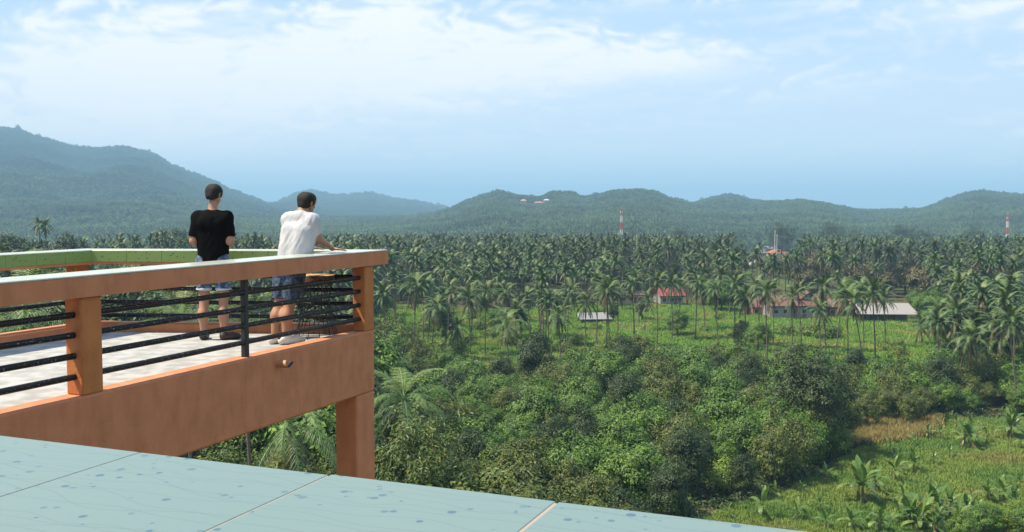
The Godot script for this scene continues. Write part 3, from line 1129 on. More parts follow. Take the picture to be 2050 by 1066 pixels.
func crown_into(g: Geo, r: RandomNumberGenerator, count: int, pairs: int, width: float, length: float, y: float, lift := 0.0) -> void:
	for k in count:
		var f := (k + 0.5) / count
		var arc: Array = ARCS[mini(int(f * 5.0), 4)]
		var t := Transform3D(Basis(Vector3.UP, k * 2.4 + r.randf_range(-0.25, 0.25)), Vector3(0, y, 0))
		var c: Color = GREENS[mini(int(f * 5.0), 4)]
		if f > 0.92 and r.randf() < 0.5:
			c = Color(0.15, 0.11, 0.055)
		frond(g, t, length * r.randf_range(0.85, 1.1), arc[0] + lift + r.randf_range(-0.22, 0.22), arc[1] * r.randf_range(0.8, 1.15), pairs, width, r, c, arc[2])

func make_trunk(sides: int, segs: int, lean: Vector3, tall: float, r0: float, r1: float) -> ArrayMesh:
	var pts := []
	var rad := []
	for i in segs + 1:
		var f := float(i) / segs
		pts.append(Vector3(lean.x * f * (0.6 + 0.4 * f), tall * f - (0.4 if i == 0 else 0.0), lean.z * f * (0.6 + 0.4 * f)) + Vector3(sin(f * 5.0), 0, cos(f * 4.0) - 1.0) * 0.10)
		rad.append(lerpf(r0, r1, pow(f, 0.4)) + (0.12 if i == 0 else 0.0))
	var g := Geo.new()
	g.tube(pts, rad, sides)
	return g.mesh(M.trunk)

func make_palm_meshes() -> void:
	var r := RandomNumberGenerator.new()
	r.seed = 55
	for k in 5:
		var g := Geo.new()
		g.use_col = true
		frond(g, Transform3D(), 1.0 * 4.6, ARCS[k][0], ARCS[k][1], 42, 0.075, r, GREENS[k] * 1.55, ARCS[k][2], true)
		frond_near.append(g.mesh(M.frond))
		var h := Geo.new()
		h.use_col = true
		frond(h, Transform3D(), 4.3, ARCS[k][0], ARCS[k][1], 28, 0.15, r, GREENS[k], ARCS[k][2])
		frond_mid.append(h.mesh(M.frond))
	for k in 5:
		var g := Geo.new()
		g.use_col = true
		crown_into(g, r, [32, 26, 36, 30, 24][k], 22, 0.24, [4.1, 4.5, 3.6, 4.3, 3.8][k], 0.0, [0.0, -0.22, 0.15, -0.1, 0.28][k])
		crown_mid.append(g.mesh(M.frond))
	for k in 5:
		var g := Geo.new()
		g.use_col = true
		var tall := 13.0
		g.col = Color(0.20, 0.17, 0.14)
		for s in 3:
			var a := TAU * s / 3.0
			var b := TAU * (s + 1) / 3.0
			g.quad(Vector3(cos(a) * 0.2, 0, sin(a) * 0.2), Vector3(cos(a) * 0.13, tall, sin(a) * 0.13), Vector3(cos(b) * 0.13, tall, sin(b) * 0.13), Vector3(cos(b) * 0.2, 0, sin(b) * 0.2))
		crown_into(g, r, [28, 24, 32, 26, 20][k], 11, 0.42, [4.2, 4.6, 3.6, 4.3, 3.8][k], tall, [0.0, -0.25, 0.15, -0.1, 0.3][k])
		palm_far.append(g.mesh(M.frond))

# a palm whose fronds are parts
func palm_whole(base: Vector3, tip: Vector3, near: bool, r: RandomNumberGenerator, label: String, group: String, called := "coconut_palm") -> void:
	var o := thing(called, label, "palm", base, group)
	var d := tip - base
	part("trunk", make_trunk(8 if near else 6, 10, Vector3(d.x, 0, d.z), d.y, 0.19, 0.11), o)
	var n := 26 if near else r.randi_range(22, 30)
	var lift := r.randf_range(-0.22, 0.2)
	var grown := 1.0 if near else r.randf_range(0.86, 1.14)
	var turn := r.randf() * TAU
	for k in n:
		var f := (k + 0.5) / n
		var a := mini(int(f * 5.0), 4)
		var b := Basis(Vector3.UP, turn + k * 2.4 + r.randf_range(-0.25, 0.25)) * Basis(Vector3(0, 0, 1), lift + r.randf_range(-0.2, 0.2))
		var dry := a == 4 and r.randf() < 0.35
		part("frond", (frond_near if near else frond_mid)[a], o, Transform3D(b.scaled(Vector3.ONE * grown * r.randf_range(0.86, 1.14)), d + Vector3(0, -0.12 * a, 0)), M.frond_dry if dry else null)
	var cg := Geo.new()
	for k in 6:
		var s := 0.13
		var c := d + Vector3(cos(k * 1.05) * 0.3, -0.45 - 0.1 * (k % 2), sin(k * 1.05) * 0.3)
		cg.box(Transform3D(Basis.from_euler(Vector3(k, k * 2, 0)), c), Vector3(s, s * 1.2, s) * 1.7, 0.09)
	part("coconuts", cg.mesh(mat(lin(0.16, 0.15, 0.04), 0.6)), o)

const CLEARINGS := [[1545, 62, 498, 572], [1496, 30, 520, 575], [1420, 14, 520, 565], [1582, 16, 525, 570], [1376, 20, 500, 545], [1338, 26, 596, 640], [1262, 22, 596, 640], [1190, 40, 620, 660], [1244, 9, 484, 520], [2017, 8, 484, 520]]

func cleared(s: Vector2) -> bool:
	for c in CLEARINGS:
		if absf(s.x - c[0]) < c[1] and s.y > c[2] and s.y < c[3]:
			return true
	return false

var groves := []   # places in the plantation where other trees grow
var palm_spots := PackedVector2Array()

const FRONT := [[786, 563, 790, 650], [834, 557, 827, 706], [876, 599, 860, 722], [902, 566, 894, 700], [938, 584, 941, 712], [916, 640, 868, 722], [972, 569, 971, 710], [1013, 572, 1015, 690], [1031, 611, 1034, 700], [1079, 572, 1080, 673], [1097, 584, 1092, 671], [1121, 620, 1121, 730], [1142, 569, 1133, 712], [1175, 590, 1170, 700], [1198, 551, 1194, 690], [1217, 563, 1214, 697], [1216, 569, 1220, 709], [1239, 569, 1236, 690], [1275, 542, 1279, 646], [1266, 556, 1270, 690], [1317, 551, 1315, 697], [1299, 590, 1289, 664], [1347, 554, 1345, 682], [1363, 560, 1360, 642], [1398, 551, 1392, 679], [1408, 560, 1411, 662], [1431, 566, 1437, 694], [1473, 557, 1471, 694], [1494, 581, 1492, 697], [1515, 557, 1521, 670], [1535, 572, 1535, 727], [1551, 566, 1548, 700], [1590, 581, 1585, 715], [1600, 569, 1605, 700], [1647, 560, 1653, 706], [1646, 608, 1642, 727], [1692, 581, 1671, 724], [1697, 578, 1697, 733], [1712, 590, 1727, 742], [1729, 572, 1729, 688], [1751, 572, 1752, 742], [1772, 584, 1772, 691], [1883, 611, 1883, 736], [1890, 622, 1901, 732], [1922, 614, 1930, 760], [1943, 611, 1938, 720], [1946, 662, 1907, 806], [1997, 632, 1981, 780], [2030, 632, 2035, 832], [2040, 650, 2003, 780], [1910, 686, 1904, 740], [2075, 640, 2070, 800], [1965, 640, 1972, 760], [2015, 600, 2012, 700], [1850, 640, 1846, 690]]

func make_palms() -> void:
	make_palm_meshes()
	var r := RandomNumberGenerator.new()
	r.seed = 808
	# the tall lean palms of the meadow
	for q in FRONT:
		var base := on_ground(q[2], q[3])
		var dist := -base.z
		var px: float = q[0]
		var tip := Vector3((px - 1025.0) / FPX * dist, EY - (q[1] + 14.0 - 410.0) / FPX * dist, -dist + r.randf_range(-0.8, 0.8))
		var look := "upright"
		if absf(tip.x - base.x) > 1.2:
			look = "strongly leaning"
		elif absf(tip.x - base.x) > 0.45:
			look = "slightly leaning"
		look = ("short " if tip.y - base.y < 12.0 else ("very tall " if tip.y - base.y > 15.5 else "tall ")) + look
		var place := "over the open meadow"
		if q[2] < 960:
			place = "between the deck column and the stout palm"
		elif q[2] < 1150:
			place = "around the stout palm and the domed dark tree"
		elif q[2] < 1250:
			place = "near the dark shack"
		elif q[2] > 1860:
			place = "above the banana field"
		elif q[2] > 1700:
			place = "in front of the open shed"
		elif q[2] > 1500:
			place = "in front of the lilac walled house"
		palm_whole(base, tip, false, r, look + " coconut palm " + place, look + " palms " + place)
		palm_spots.append(Vector2(base.x, base.z))
	var gp := on_ground(1017, 745)
	palm_whole(gp, Vector3((1014.0 - 1025.0) / FPX * -gp.z, EY - (652.0 - 410.0) / FPX * -gp.z, gp.z), true, r, "short stout palm with large green crown in front of the taller meadow palms", "")
	palm_spots.append(Vector2(gp.x, gp.z))
	# big crowns close below the deck
	for q in [[575.0, 845.0, 58.0, "near palm with long arching fronds under the deck beam", 30.0], [806.0, 800.0, 80.0, "near palm with bright green fronds rising beside the deck column", 10.0], [45.0, 640.0, 46.0, "palm crown with broad fronds behind the lower rails of the deck", 0.0], [-40.0, 650.0, 52.0, "second palm crown beside the broad fronds behind the deck rails", 0.0], [360.0, 640.0, 64.0, "palm crown seen between the legs of the man in black and the steel post", 0.0], [480.0, 655.0, 70.0, "palm crown seen through the railing beyond the steel post", 0.0]]:
		var dist: float = q[2]
		var x: float = (q[0] - 1025.0) / FPX * dist
		var tip := Vector3(x, EY - (q[1] - 410.0) / FPX * dist, -dist)
		palm_whole(Vector3(x + 0.8, height(x + 0.8, -dist), -dist + 0.5), tip, true, r, q[3], "")
		palm_spots.append(Vector2(x, -dist))
	# the two palms standing clear above the trees behind the green handrail
	for q in [[78.0, 448.0, "tall palm lifting its crown above trees behind the green handrail"], [91.0, 452.0, "twin of the tall palm above trees behind the green handrail"]]:
		var dist := 330.0
		var x: float = (q[0] - 1025.0) / FPX * dist
		palm_whole(Vector3(x, height(x, -dist), -dist), Vector3(x, EY - (q[1] - 410.0) / FPX * dist, -dist), false, r, q[2], "")
	# the plantation: nearest ones are palms of their own, the rest one mass
	var spots := []
	groves.clear()
	var z := -150.0
	while z > -1400.0:
		var step := 5.3 if z > -700.0 else 6.0
		var x := z * 0.60
		while x < -z * 0.60:
			var p := Vector3(x + r.randf_range(-2.4, 2.4), 0, z + r.randf_range(-2.4, 2.4))
			x += step
			p.y = height(p.x, p.z)
			var s := to_px(p)
			var k := zone(s.x, s.y)
			if k == 3 or (k == 1 and ((s.y > 648 and s.x > 1180.0) or s.y > 700 or r.randf() < (ss(604, 640, s.y) * 0.5 + 0.45 if s.x > 1180.0 else 0.80))):
				continue
			if k == 2 and (s.x < 1860 or s.y > 800) and s.x > 720.0:
				continue
			if k == 2 and r.randf() < 0.45:
				continue
			if -z > 950.0 and r.randf() < ss(1000, 1350, -z):
				continue
			if s.x > 1500 and s.y > 548 and s.y < 612 and r.randf() < 0.62:
				continue
			if cleared(s):
				continue
			if s.x < 640.0 and r.randf() < 0.55 + ss(420, 700, -z):
				continue
			if s.x > 1480 and s.x < 1860 and s.y > 602 and s.y < 660:
				continue
			if nz.get_noise_2d(p.x * 2.0, p.z * 2.0) > 0.26:
				if s.x > -40.0 and s.x < 2090.0:
					groves.append(p)
				continue
			spots.append([p, s])
		z -= step
	spots.sort_custom(func(a, b): return a[0].z > b[0].z)
	var bufs := []
	for k in 5:
		bufs.append(PackedFloat32Array())
	var made := 0
	for q in spots:
		var p: Vector3 = q[0]
		var s: Vector2 = q[1]
		var tall := 8.5 + 8.0 * r.randf() + 4.0 * nz.get_noise_2d(p.x * 1.3, p.z * 1.3)
		var yaw := r.randf() * TAU
		var inside := s.x > 20.0 and s.x < 2040.0 and s.y > 470.0
		var hidden := s.x < 740.0 and s.y > 520.0 and r.randf() < 0.6
		if inside and not hidden and made < 236:
			made += 1
			var lean := Vector3(r.randf_range(-1.2, 1.2), 0, r.randf_range(-1.2, 1.2))
			var look := "short" if tall < 11.5 else ("very tall" if tall > 15.0 else "middling")
			if absf(lean.x) > 0.8:
				look += " leaning"
			var place := "behind the sparse palms of the meadow"
			if s.x < 740.0:
				place = "seen past the viewing deck"
			elif s.x > 1840.0:
				place = "in the stand beyond the banana field"
			elif s.x > 1480.0:
				place = "behind the brown roofed houses and the shed"
			elif absf(s.x - 1300.0) < 90.0:
				place = "around the red roofed and tan houses"
			elif absf(s.x - 1190.0) < 60.0:
				place = "behind the dark shack"
			var o := thing("plantation_palm", "%s coconut palm %s" % [look, place], "palm", p, "%s palms %s" % [look, place])
			part("trunk", make_trunk(5, 6, lean, tall, 0.22, 0.13), o)
			part("crown", crown_mid[r.randi() % 5], o, Transform3D(Basis(Vector3.UP, yaw).scaled(Vector3.ONE * r.randf_range(0.82, 1.15)), lean + Vector3(0, tall, 0)))
		else:
			var sc := r.randf_range(0.72, 1.12)
			var tone := r.randf_range(0.45, 0.88) * (1.0 + 0.3 * nz.get_noise_2d(p.x * 1.5, p.z * 1.5))
			push(bufs[r.randi() % 5], Transform3D(Basis(Vector3.UP, yaw) * Basis(Vector3(1, 0, 0), r.randf_range(-0.16, 0.16)) * Basis.from_scale(Vector3(sc, tall / 13.0, sc)), p), Color(tone * r.randf_range(0.9, 1.15), tone, tone * r.randf_range(0.95, 1.3)))
	var mass := thing("palm_plantation", "dense coconut plantation covering the plain to the foot of the hills", "plantation")
	mass.set_meta("kind", "stuff")
	for k in 5:
		scatter("palms", palm_far[k], bufs[k], "", "", mass)

# ------------------------------------------------------------------ broadleaf trees
func leaf(g: Geo, p: Vector3, d: Vector3, up: Vector3, length: float, width: float) -> void:
	var s := d.cross(up)
	if s.length_squared() < 0.001:
		s = Vector3.RIGHT
	s = s.normalized() * width * 0.5
	var mid := p + d * length * 0.45
	var tip := p + d * length - Vector3(0, length * 0.15, 0)
	g.tri(p, mid - s, tip)
	g.tri(p, tip, mid + s)

# crown: clumps of leaves over a lumpy shell; returns the leaves' mesh. size is the crown's half extents
func crown_mesh(r: RandomNumberGenerator, size: Vector3, clumps: int, per: int, clump_r: float, leaf_l: float, leaf_w: float, base: Color, base2: Color, fill := 0.55, droop := 0.2) -> ArrayMesh:
	var g := Geo.new()
	g.use_col = true
	for k in clumps:
		var u := Vector3(r.randfn(), r.randfn(), r.randfn()).normalized()
		if u.y < -0.35 and r.randf() < 0.7:
			u.y = -u.y * r.randf()
			u = u.normalized()
		var rad := lerpf(fill, 1.0, sqrt(r.randf()))
		rad *= 1.0 + 0.55 * nz.get_noise_3d(u.x * 160.0 + size.x * 50.0, u.y * 160.0, u.z * 160.0 + size.y * 31.0)
		if r.randf() < 0.14 and u.y > -0.1:
			rad *= r.randf_range(1.12, 1.38)
		var c := u * rad * size
		var tone := base.lerp(base2, r.randf()) * r.randf_range(0.75, 1.25)
		var cr := clump_r * r.randf_range(0.6, 1.3)
		for j in per:
			var q := Vector3(r.randfn(), r.randfn() * 0.75, r.randfn()) * 0.5
			var pos := c + q * cr
			var nrm := (q.normalized() * 0.75 + u * 0.45 + Vector3(0, 0.55, 0) + Vector3(r.randfn(), r.randfn(), r.randfn()) * 0.32).normalized()
			var d := Vector3(r.randfn(), r.randfn() - droop * 2.0, r.randfn())
			d = (d - nrm * d.dot(nrm)).normalized()
			var shade := r.randf_range(0.8, 1.2)
			g.col = Color(tone.r * shade, tone.g * shade, tone.b * shade)
			leaf(g, pos, d, nrm, leaf_l * r.randf_range(0.7, 1.3), leaf_w * r.randf_range(0.7, 1.3))
	return g.mesh(M.leaf)

func tree_trunk(r: RandomNumberGenerator, tall: float, crown: Vector3, r0: float) -> ArrayMesh:
	var g := Geo.new()
	var lean := Vector3(r.randf_range(-0.4, 0.4), 0, r.randf_range(-0.4, 0.4))
	var fork := Vector3(lean.x, tall - crown.y * 1.1, lean.z)
	fork.y = maxf(fork.y, tall * 0.25)
	g.tube([Vector3(0, -0.5, 0), fork * 0.5, fork], [r0 * 1.3, r0, r0 * 0.75], 7, false)
	for k in 6:
		var a := TAU * k / 6.0 + r.randf_range(-0.4, 0.4)
		var e := Vector3(cos(a) * crown.x, 0, sin(a) * crown.z) * r.randf_range(0.45, 0.75) + Vector3(lean.x, tall - crown.y + crown.y * r.randf_range(-0.1, 0.6), lean.z)
		g.tube([fork, fork.lerp(e, 0.5) + Vector3(0, 0.25, 0), e], [r0 * 0.6, r0 * 0.35, r0 * 0.12], 5, false)
	return g.mesh(M.bark)

var kinds := []   # [crown mesh, trunk mesh, half extents, height]

func kind_of_tree(r: RandomNumberGenerator, size: Vector3, tall: float, clumps: int, per: int, clump_r: float, ll: float, lw: float, a: Color, b: Color, fill := 0.55, droop := 0.2, r0 := 0.18) -> Array:
	return [crown_mesh(r, size, clumps, per, clump_r, ll, lw, a, b, fill, droop), tree_trunk(r, tall, size, r0), size, tall]

func plant(kind: Array, at: Vector3, s: float, yaw: float, called: String, label: String, category: String, group: String, tall_scale := 1.0) -> Node3D:
	var o := thing(called, label, category, at, group)
	o.transform = Transform3D(Basis(Vector3.UP, yaw).scaled(Vector3(s, s * tall_scale, s)), at)
	part("trunk", kind[1], o)
	part("crown", kind[0], o, Transform3D(Basis(), Vector3(0, kind[3] - kind[2].y, 0)))
	return o

func make_trees() -> void:
	var r := RandomNumberGenerator.new()
	r.seed = 611
	var g1 := Color(0.108, 0.190, 0.019)
	var g2 := Color(0.050, 0.105, 0.014)
	var olive := Color(0.108, 0.136, 0.021)
	var olive2 := Color(0.058, 0.080, 0.015)
	var blue := Color(0.115, 0.170, 0.066)
	var blue2 := Color(0.072, 0.118, 0.046)
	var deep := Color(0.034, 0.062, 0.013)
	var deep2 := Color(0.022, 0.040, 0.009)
	var lime := Color(0.165, 0.230, 0.028)
	var lush := []
	for k in 3:
		lush.append(kind_of_tree(r, Vector3(3.1, 2.5, 3.1), 6.2, 90, 120, 0.85, 0.31, 0.155, g1, g2))
	var olives := []
	for k in 2:
		olives.append(kind_of_tree(r, Vector3(2.7, 2.7, 2.7), 6.6, 90, 95, 0.75, 0.31, 0.12, olive, olive2, 0.5, 0.4))
	var broad := []
	for k in 2:
		broad.append(kind_of_tree(r, Vector3(2.5, 1.9, 2.5), 4.2, 75, 48, 0.8, 0.38, 0.26, blue, blue2, 0.55, 0.3))
	var dark := []
	for k in 2:
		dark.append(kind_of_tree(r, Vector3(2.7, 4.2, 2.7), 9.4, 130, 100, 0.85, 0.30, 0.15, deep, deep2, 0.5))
	var limes := []
	limes.append(kind_of_tree(r, Vector3(2.3, 1.7, 2.3), 3.8, 65, 80, 0.75, 0.28, 0.13, lime, g1))
	var bush := []
	for k in 2:
		bush.append(kind_of_tree(r, Vector3(1.7, 1.15, 1.7), 2.0, 40, 45, 0.6, 0.28, 0.12, g1, olive, 0.4, 0.1, 0.06))
	# the jungle between the building and the meadow
	var z := -88.0
	var made := 0
	while z > -240.0:
		var x := z * 0.40
		while x < -z * 0.56:
			var p := Vector3(x + r.randf_range(-2.0, 2.0), 0, z + r.randf_range(-2.0, 2.0))
			x += 5.3
			p.y = height(p.x, p.z)
			var s := to_px(p)
			if zone(s.x, s.y) != 2:
				continue
			if s.x < 330.0 or s.x > 2120.0:
				continue
			if s.y > 1180.0 or (s.x < 720.0 and s.y < 700.0):
				continue
			if s.x > 1680 and s.x < 1880 and s.y > 838:
				continue
			var edge := ss(0.0, 34.0, s.y - table(JUNGLE, s.x))
			var fe := ss(0.0, 30.0, table(FIELD, s.x) - s.y) if s.x > 1300 else 1.0
			if absf(s.x - 940) < 75 and absf(s.y - 780) < 28:
				continue
			var q := nz2.get_noise_2d(p.x * 4.0 + 50.0, p.z * 4.0) + r.randf_range(-0.22, 0.22)
			var sc := r.randf_range(0.62, 1.22) * lerpf(0.6, 1.0, minf(edge, fe))
			var yaw := r.randf() * TAU
			var big := "small " if sc < 0.75 else ("large " if sc > 1.05 else "")
			var tall_at := Vector2(s.x - 1620.0, s.y - 900.0)
			var where := "deep in the jungle below the parapet"
			if s.x < 720.0:
				where = "in the jungle under the deck beam"
			elif s.x > 1860.0:
				where = "under the leaning palms above the banana field"
			elif s.x > 1300.0 and table(FIELD, s.x) - s.y < 45.0:
				where = "at the edge of the banana field"
			elif absf(tall_at.x) < 130.0 and absf(tall_at.y) < 90.0:
				where = "around the foot of the tall dark tree"
			elif s.y - table(JUNGLE, s.x) < 40.0:
				where = "where the jungle meets the meadow"
			elif s.x < 930.0:
				where = "between the deck column and the collapsed hut"
			elif absf(s.x - 1074.0) < 90.0 and s.y < 880.0:
				where = "in front of the domed dark tree"
			if edge < 0.6 and s.x > 1180.0 and s.x < 1900.0:
				plant(broad[r.randi() % 2], p, sc * 1.15, yaw, "broadleaf_shrub", big + "grey green broad leaved shrub tree " + where, "shrub", big + "broad leaved shrubs " + where)
			elif q > 0.22:
				plant(olives[r.randi() % 2], p, sc, yaw, "olive_green_tree", big + "olive green loose crowned tree " + where, "tree", big + "olive green jungle trees " + where)
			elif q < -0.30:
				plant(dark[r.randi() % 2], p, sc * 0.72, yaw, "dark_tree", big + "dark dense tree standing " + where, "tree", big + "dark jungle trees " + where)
			elif q < -0.18:
				plant(limes[0], p, sc * 1.1, yaw, "yellow_green_tree", big + "yellow green low tree " + where, "tree", big + "yellow green jungle trees " + where)
			else:
				plant(lush[r.randi() % 3], p, sc, yaw, "lush_tree", big + "lush green round crowned tree " + where, "tree", big + "lush green jungle trees " + where)
			made += 1
		z -= 5.0
	# single trees the eye can pick out
	var tall := kind_of_tree(r, Vector3(4.4, 5.6, 4.4), 13.0, 210, 66, 1.0, 0.34, 0.16, Color(0.040, 0.056, 0.016), deep, 0.35, 0.2, 0.3)
	plant(tall, on_ground(1622, 912), 1.1, 0.6, "tall_dark_tree", "tall dark creeper hung tree at the corner of the banana field", "tree", "")
	plant(dark[0], on_ground(1074, 790), 1.12, 1.0, "domed_dark_tree", "upright dark domed tree standing alone beside the stout palm", "tree", "")
	plant(dark[1], on_ground(893, 684), 0.75, 1.0, "meadow_dark_tree", "dark round tree between leaning palm trunks in the meadow", "tree", "")
	plant(lush[1], on_ground(1358, 672), 0.95, 2.0, "meadow_tree", "small green tree standing alone in the meadow among palm trunks", "tree", "")
	plant(dark[1], on_ground(1484, 696), 0.66, 0.2, "thicket_tree", "dark green thicket tree in the meadow with a bush next to it", "tree", "")
	plant(lush[2], on_ground(1518, 702), 0.9, 0.9, "thicket_bush_tree", "olive thicket tree touching the dark thicket in the meadow", "tree", "")
	plant(dark[0], on_ground(1228, 644), 0.5, 0.9, "shack_tree", "small dark pointed tree beside the low shack", "tree", "")
	plant(dark[1], on_ground(1285, 640), 0.62, 0.9, "dark_meadow_tree", "dark tree behind palm trunks near the tan house", "tree", "")
	for q in [[1577, 666, 1.0], [1617, 672, 1.2], [1650, 678, 1.7], [1668, 676, 1.2], [1795, 696, 0.9], [1802, 714, 1.0], [1835, 640, 1.4], [1548, 708, 0.8], [1770, 704, 0.6], [1410, 664, 0.7], [760, 640, 1.6], [790, 660, 1.6], [820, 690, 1.4], [850, 664, 1.2], [985, 676, 1.2], [1000, 650, 1.5], [1050, 664, 1.0], [930, 690, 1.3], [775, 700, 1.8], [1195, 660, 0.7], [1150, 690, 0.9], [800, 676, 1.7], [870, 650, 1.5], [905, 716, 1.6], [960, 660, 1.4], [1020, 690, 1.5], [1065, 700, 1.3], [1100, 650, 1.2], [840, 716, 1.8], [945, 640, 1.4], [1120, 706, 1.4], [765, 668, 1.9], [1240, 700, 1.4], [1290, 706, 1.3], [1440, 640, 0.8]]:
		plant(bush[r.randi() % 2], on_ground(q[0], q[1]), q[2] * 1.15, r.randf() * TAU, "meadow_bush", "low green bush growing in the open meadow grass", "bush", "bushes in the meadow")
	for q in [[1852, 642, 1.2], [1870, 640, 1.3], [1838, 628, 1.1], [1700, 606, 1.1], [1866, 660, 0.9]]:
		plant(lush[r.randi() % 3], on_ground(q[0], q[1]), q[2], r.randf() * TAU, "shed_tree", "rounded green tree behind the end of the open shed", "tree", "trees behind the open shed")
	for q in [[2010, 1062, 1.5], [1972, 1075, 1.4], [2044, 1040, 1.4], [1930, 1090, 1.2], [2062, 1085, 1.6]]:
		plant(limes[0] if r.randf() < 0.4 else lush[r.randi() % 3], on_ground(q[0], q[1]), q[2] * 0.36, r.randf() * TAU, "field_shrub", "leafy green shrub at the corner of the banana field", "shrub", "shrubs at the corner of the banana field")
	for q in [[1700, 868], [1736, 866], [1765, 850], [1800, 846], [1850, 842], [1720, 846], [1823, 858]]:
		plant(olives[r.randi() % 2], on_ground(q[0], q[1] - 4), 0.62, r.randf() * TAU, "thin_tree", "thin grey green tree standing in the dry grass patch", "tree", "thin trees in the dry grass", 1.15)
	# the near tree beside the column, with long leaves, some of them orange
	var near := kind_of_tree(r, Vector3(3.3, 4.0, 3.0), 15.6, 190, 44, 0.75, 0.36, 0.105, Color(0.085, 0.12, 0.02), Color(0.05, 0.085, 0.018), 0.5, 0.45, 0.25)
	var nx := (838.0 - 1025.0) / FPX * 68.0
	plant(near, Vector3(nx, height(nx, -68.0), -68.0), 1.0, 0.3, "long_leaved_tree", "near tree with long drooping leaves, a few turned orange, beside the deck column", "tree", "")
	var og := Geo.new()
	og.use_col = true
	for k in 90:
		var u := Vector3(r.randfn(), r.randfn(), r.randfn()).normalized()
		og.col = Color(0.42, 0.17, 0.02).lerp(Color(0.40, 0.28, 0.03), r.randf())
		leaf(og, u * Vector3(3.2, 3.9, 2.9) * r.randf_range(0.85, 1.02), (u + Vector3(0, -0.6, 0)).normalized(), Vector3.UP, 0.34, 0.12)
	part("orange_leaves", og.mesh(M.leaf), get_node("long_leaved_tree"), Transform3D(Basis(), Vector3(0, 15.6 - 4.0, 0)))
	# trees on the slope right below the deck
	for q in [[880.0, 905.0, 74.0, 1.0], [980.0, 950.0, 76.0, 1.0], [720.0, 905.0, 66.0, 0.9], [445.0, 900.0, 72.0, 1.1], [620.0, 920.0, 78.0, 1.0], [520.0, 930.0, 80.0, 1.0], [370.0, 880.0, 80.0, 1.1], [1090.0, 985.0, 78.0, 0.9], [930.0, 990.0, 66.0, 0.9], [780.0, 960.0, 60.0, 0.9], [690.0, 880.0, 84.0, 1.1]]:
		var dist: float = q[2]
		var x: float = (q[0] - 1025.0) / FPX * dist
		var y0 := height(x, -dist)
		var want: float = EY - (q[1] - 410.0) / FPX * dist
		var kd: Array = near if r.randf() < 0.35 else olives[r.randi() % 2]
		var h: float = kd[3]
		var sc := clampf((want - y0) / h, 0.7, 1.7)
		plant(kd, Vector3(x, minf(y0, want - h * sc), -dist), sc, r.randf() * TAU, "slope_tree", "leafy tree on the slope just below the deck and parapet", "tree", "trees on the slope below the deck")
	# trees behind the deck
	for q in [[30, 476, 300, 1], [55, 472, 320, 0], [105, 486, 260, 2], [125, 480, 300, 1], [150, 488, 250, 0], [185, 490, 240, 2], [10, 482, 250, 0], [330, 466, 420, 1], [362, 458, 460, 1], [220, 488, 280, 0], [280, 492, 260, 2], [430, 488, 380, 0], [500, 486, 400, 2], [70, 540, 150, 0], [240, 560, 140, 2], [300, 590, 110, 0], [420, 600, 100, 2], [540, 590, 120, 0], [640, 600, 130, 1], [700, 610, 140, 0], [180, 580, 120, 1], [20, 580, 100, 0], [600, 640, 100, 0], [690, 650, 110, 2], [250, 610, 90, 1], [110, 560, 120, 1], [470, 570, 160, 1]]:
		var dist := float(q[2])
		var x: float = (q[0] - 1025.0) / FPX * dist
		var y0 := height(x, -dist)
		var want: float = EY - (q[1] - 410.0) / FPX * dist
		var kd: Array = [lush[0], dark[0], olives[0]][q[3]]
		var sc := clampf((want - y0) / kd[3], 0.8, 2.3)
		plant(kd, Vector3(x, minf(y0, want - kd[3] * sc), -dist), sc, r.randf() * TAU, "hillside_tree", (["lush green tree ", "dark green tree ", "olive green tree "][q[3]]) + ("rising above the green handrail of the deck" if q[1] < 500 else "seen through the railing bars of the deck"), "tree", (["lush ", "dark ", "olive "][q[3]]) + ("trees above the green handrail" if q[1] < 500 else "trees seen through the railing"))
	# groves inside the near plantation
	for p in groves:
		if p.z < -620.0 or r.randf() < 0.45:
			continue
		var gs := to_px(p)
		if gs.x < 740.0:
			continue
		var size := r.randf_range(0.9, 1.6)
		var look := "small" if size < 1.15 else ("large" if size > 1.4 else "middling")
		var place := "among the palms beyond the banana field" if gs.x > 1840.0 else ("among the palms behind the shed and houses" if gs.x > 1480.0 else "among the palms behind the meadow")
		plant([lush[1], dark[0], olives[1], lush[2]][r.randi() % 4], p, size, r.randf() * TAU, "grove_tree", look + " leafy tree growing " + place, "tree", look + " grove trees " + place)
	# lone giants on the plain
	for q in [[1565, 448, 900, 1.3], [1665, 446, 950, 1.6], [1360, 456, 980, 1.4], [1805, 452, 950, 1.2], [1715, 462, 850, 1.2], [890, 468, 900, 1.0], [1000, 462, 1050, 1.3], [1850, 462, 900, 1.1], [1950, 456, 950, 1.2]]:
		var dist := float(q[2])
		var x: float = (q[0] - 1025.0) / FPX * dist
		var y0 := height(x, -dist)
		var want: float = EY - (q[1] - 410.0) / FPX * dist
		var kd: Array = tall
		plant(kd, Vector3(x, y0, -dist), (want - y0) / kd[3], r.randf() * TAU, "forest_giant", "tall spreading tree standing above the palm crowns on the plain", "tree", "tall trees above the palms")
	var rust := []
	for k in 2:
		rust.append(kind_of_tree(r, Vector3(2.9, 2.6, 2.9), 6.8, 75, 56, 0.85, 0.5, 0.24, Color(0.125, 0.105, 0.040), Color(0.085, 0.080, 0.030), 0.5, 0.3))
	# low growth in the clearings round the houses
	for q in [[1500, 556], [1530, 560], [1556, 556], [1585, 560], [1515, 540], [1570, 540], [1540, 545], [1600, 548], [1488, 566], [1546, 530]]:
		plant(bush[r.randi() % 2], on_ground(q[0], q[1]), r.randf_range(1.6, 2.4), r.randf() * TAU, "garden_bush", "rounded bush in the clearing around the red orange roofed house", "bush", "bushes in the clearing of the red roofed house")
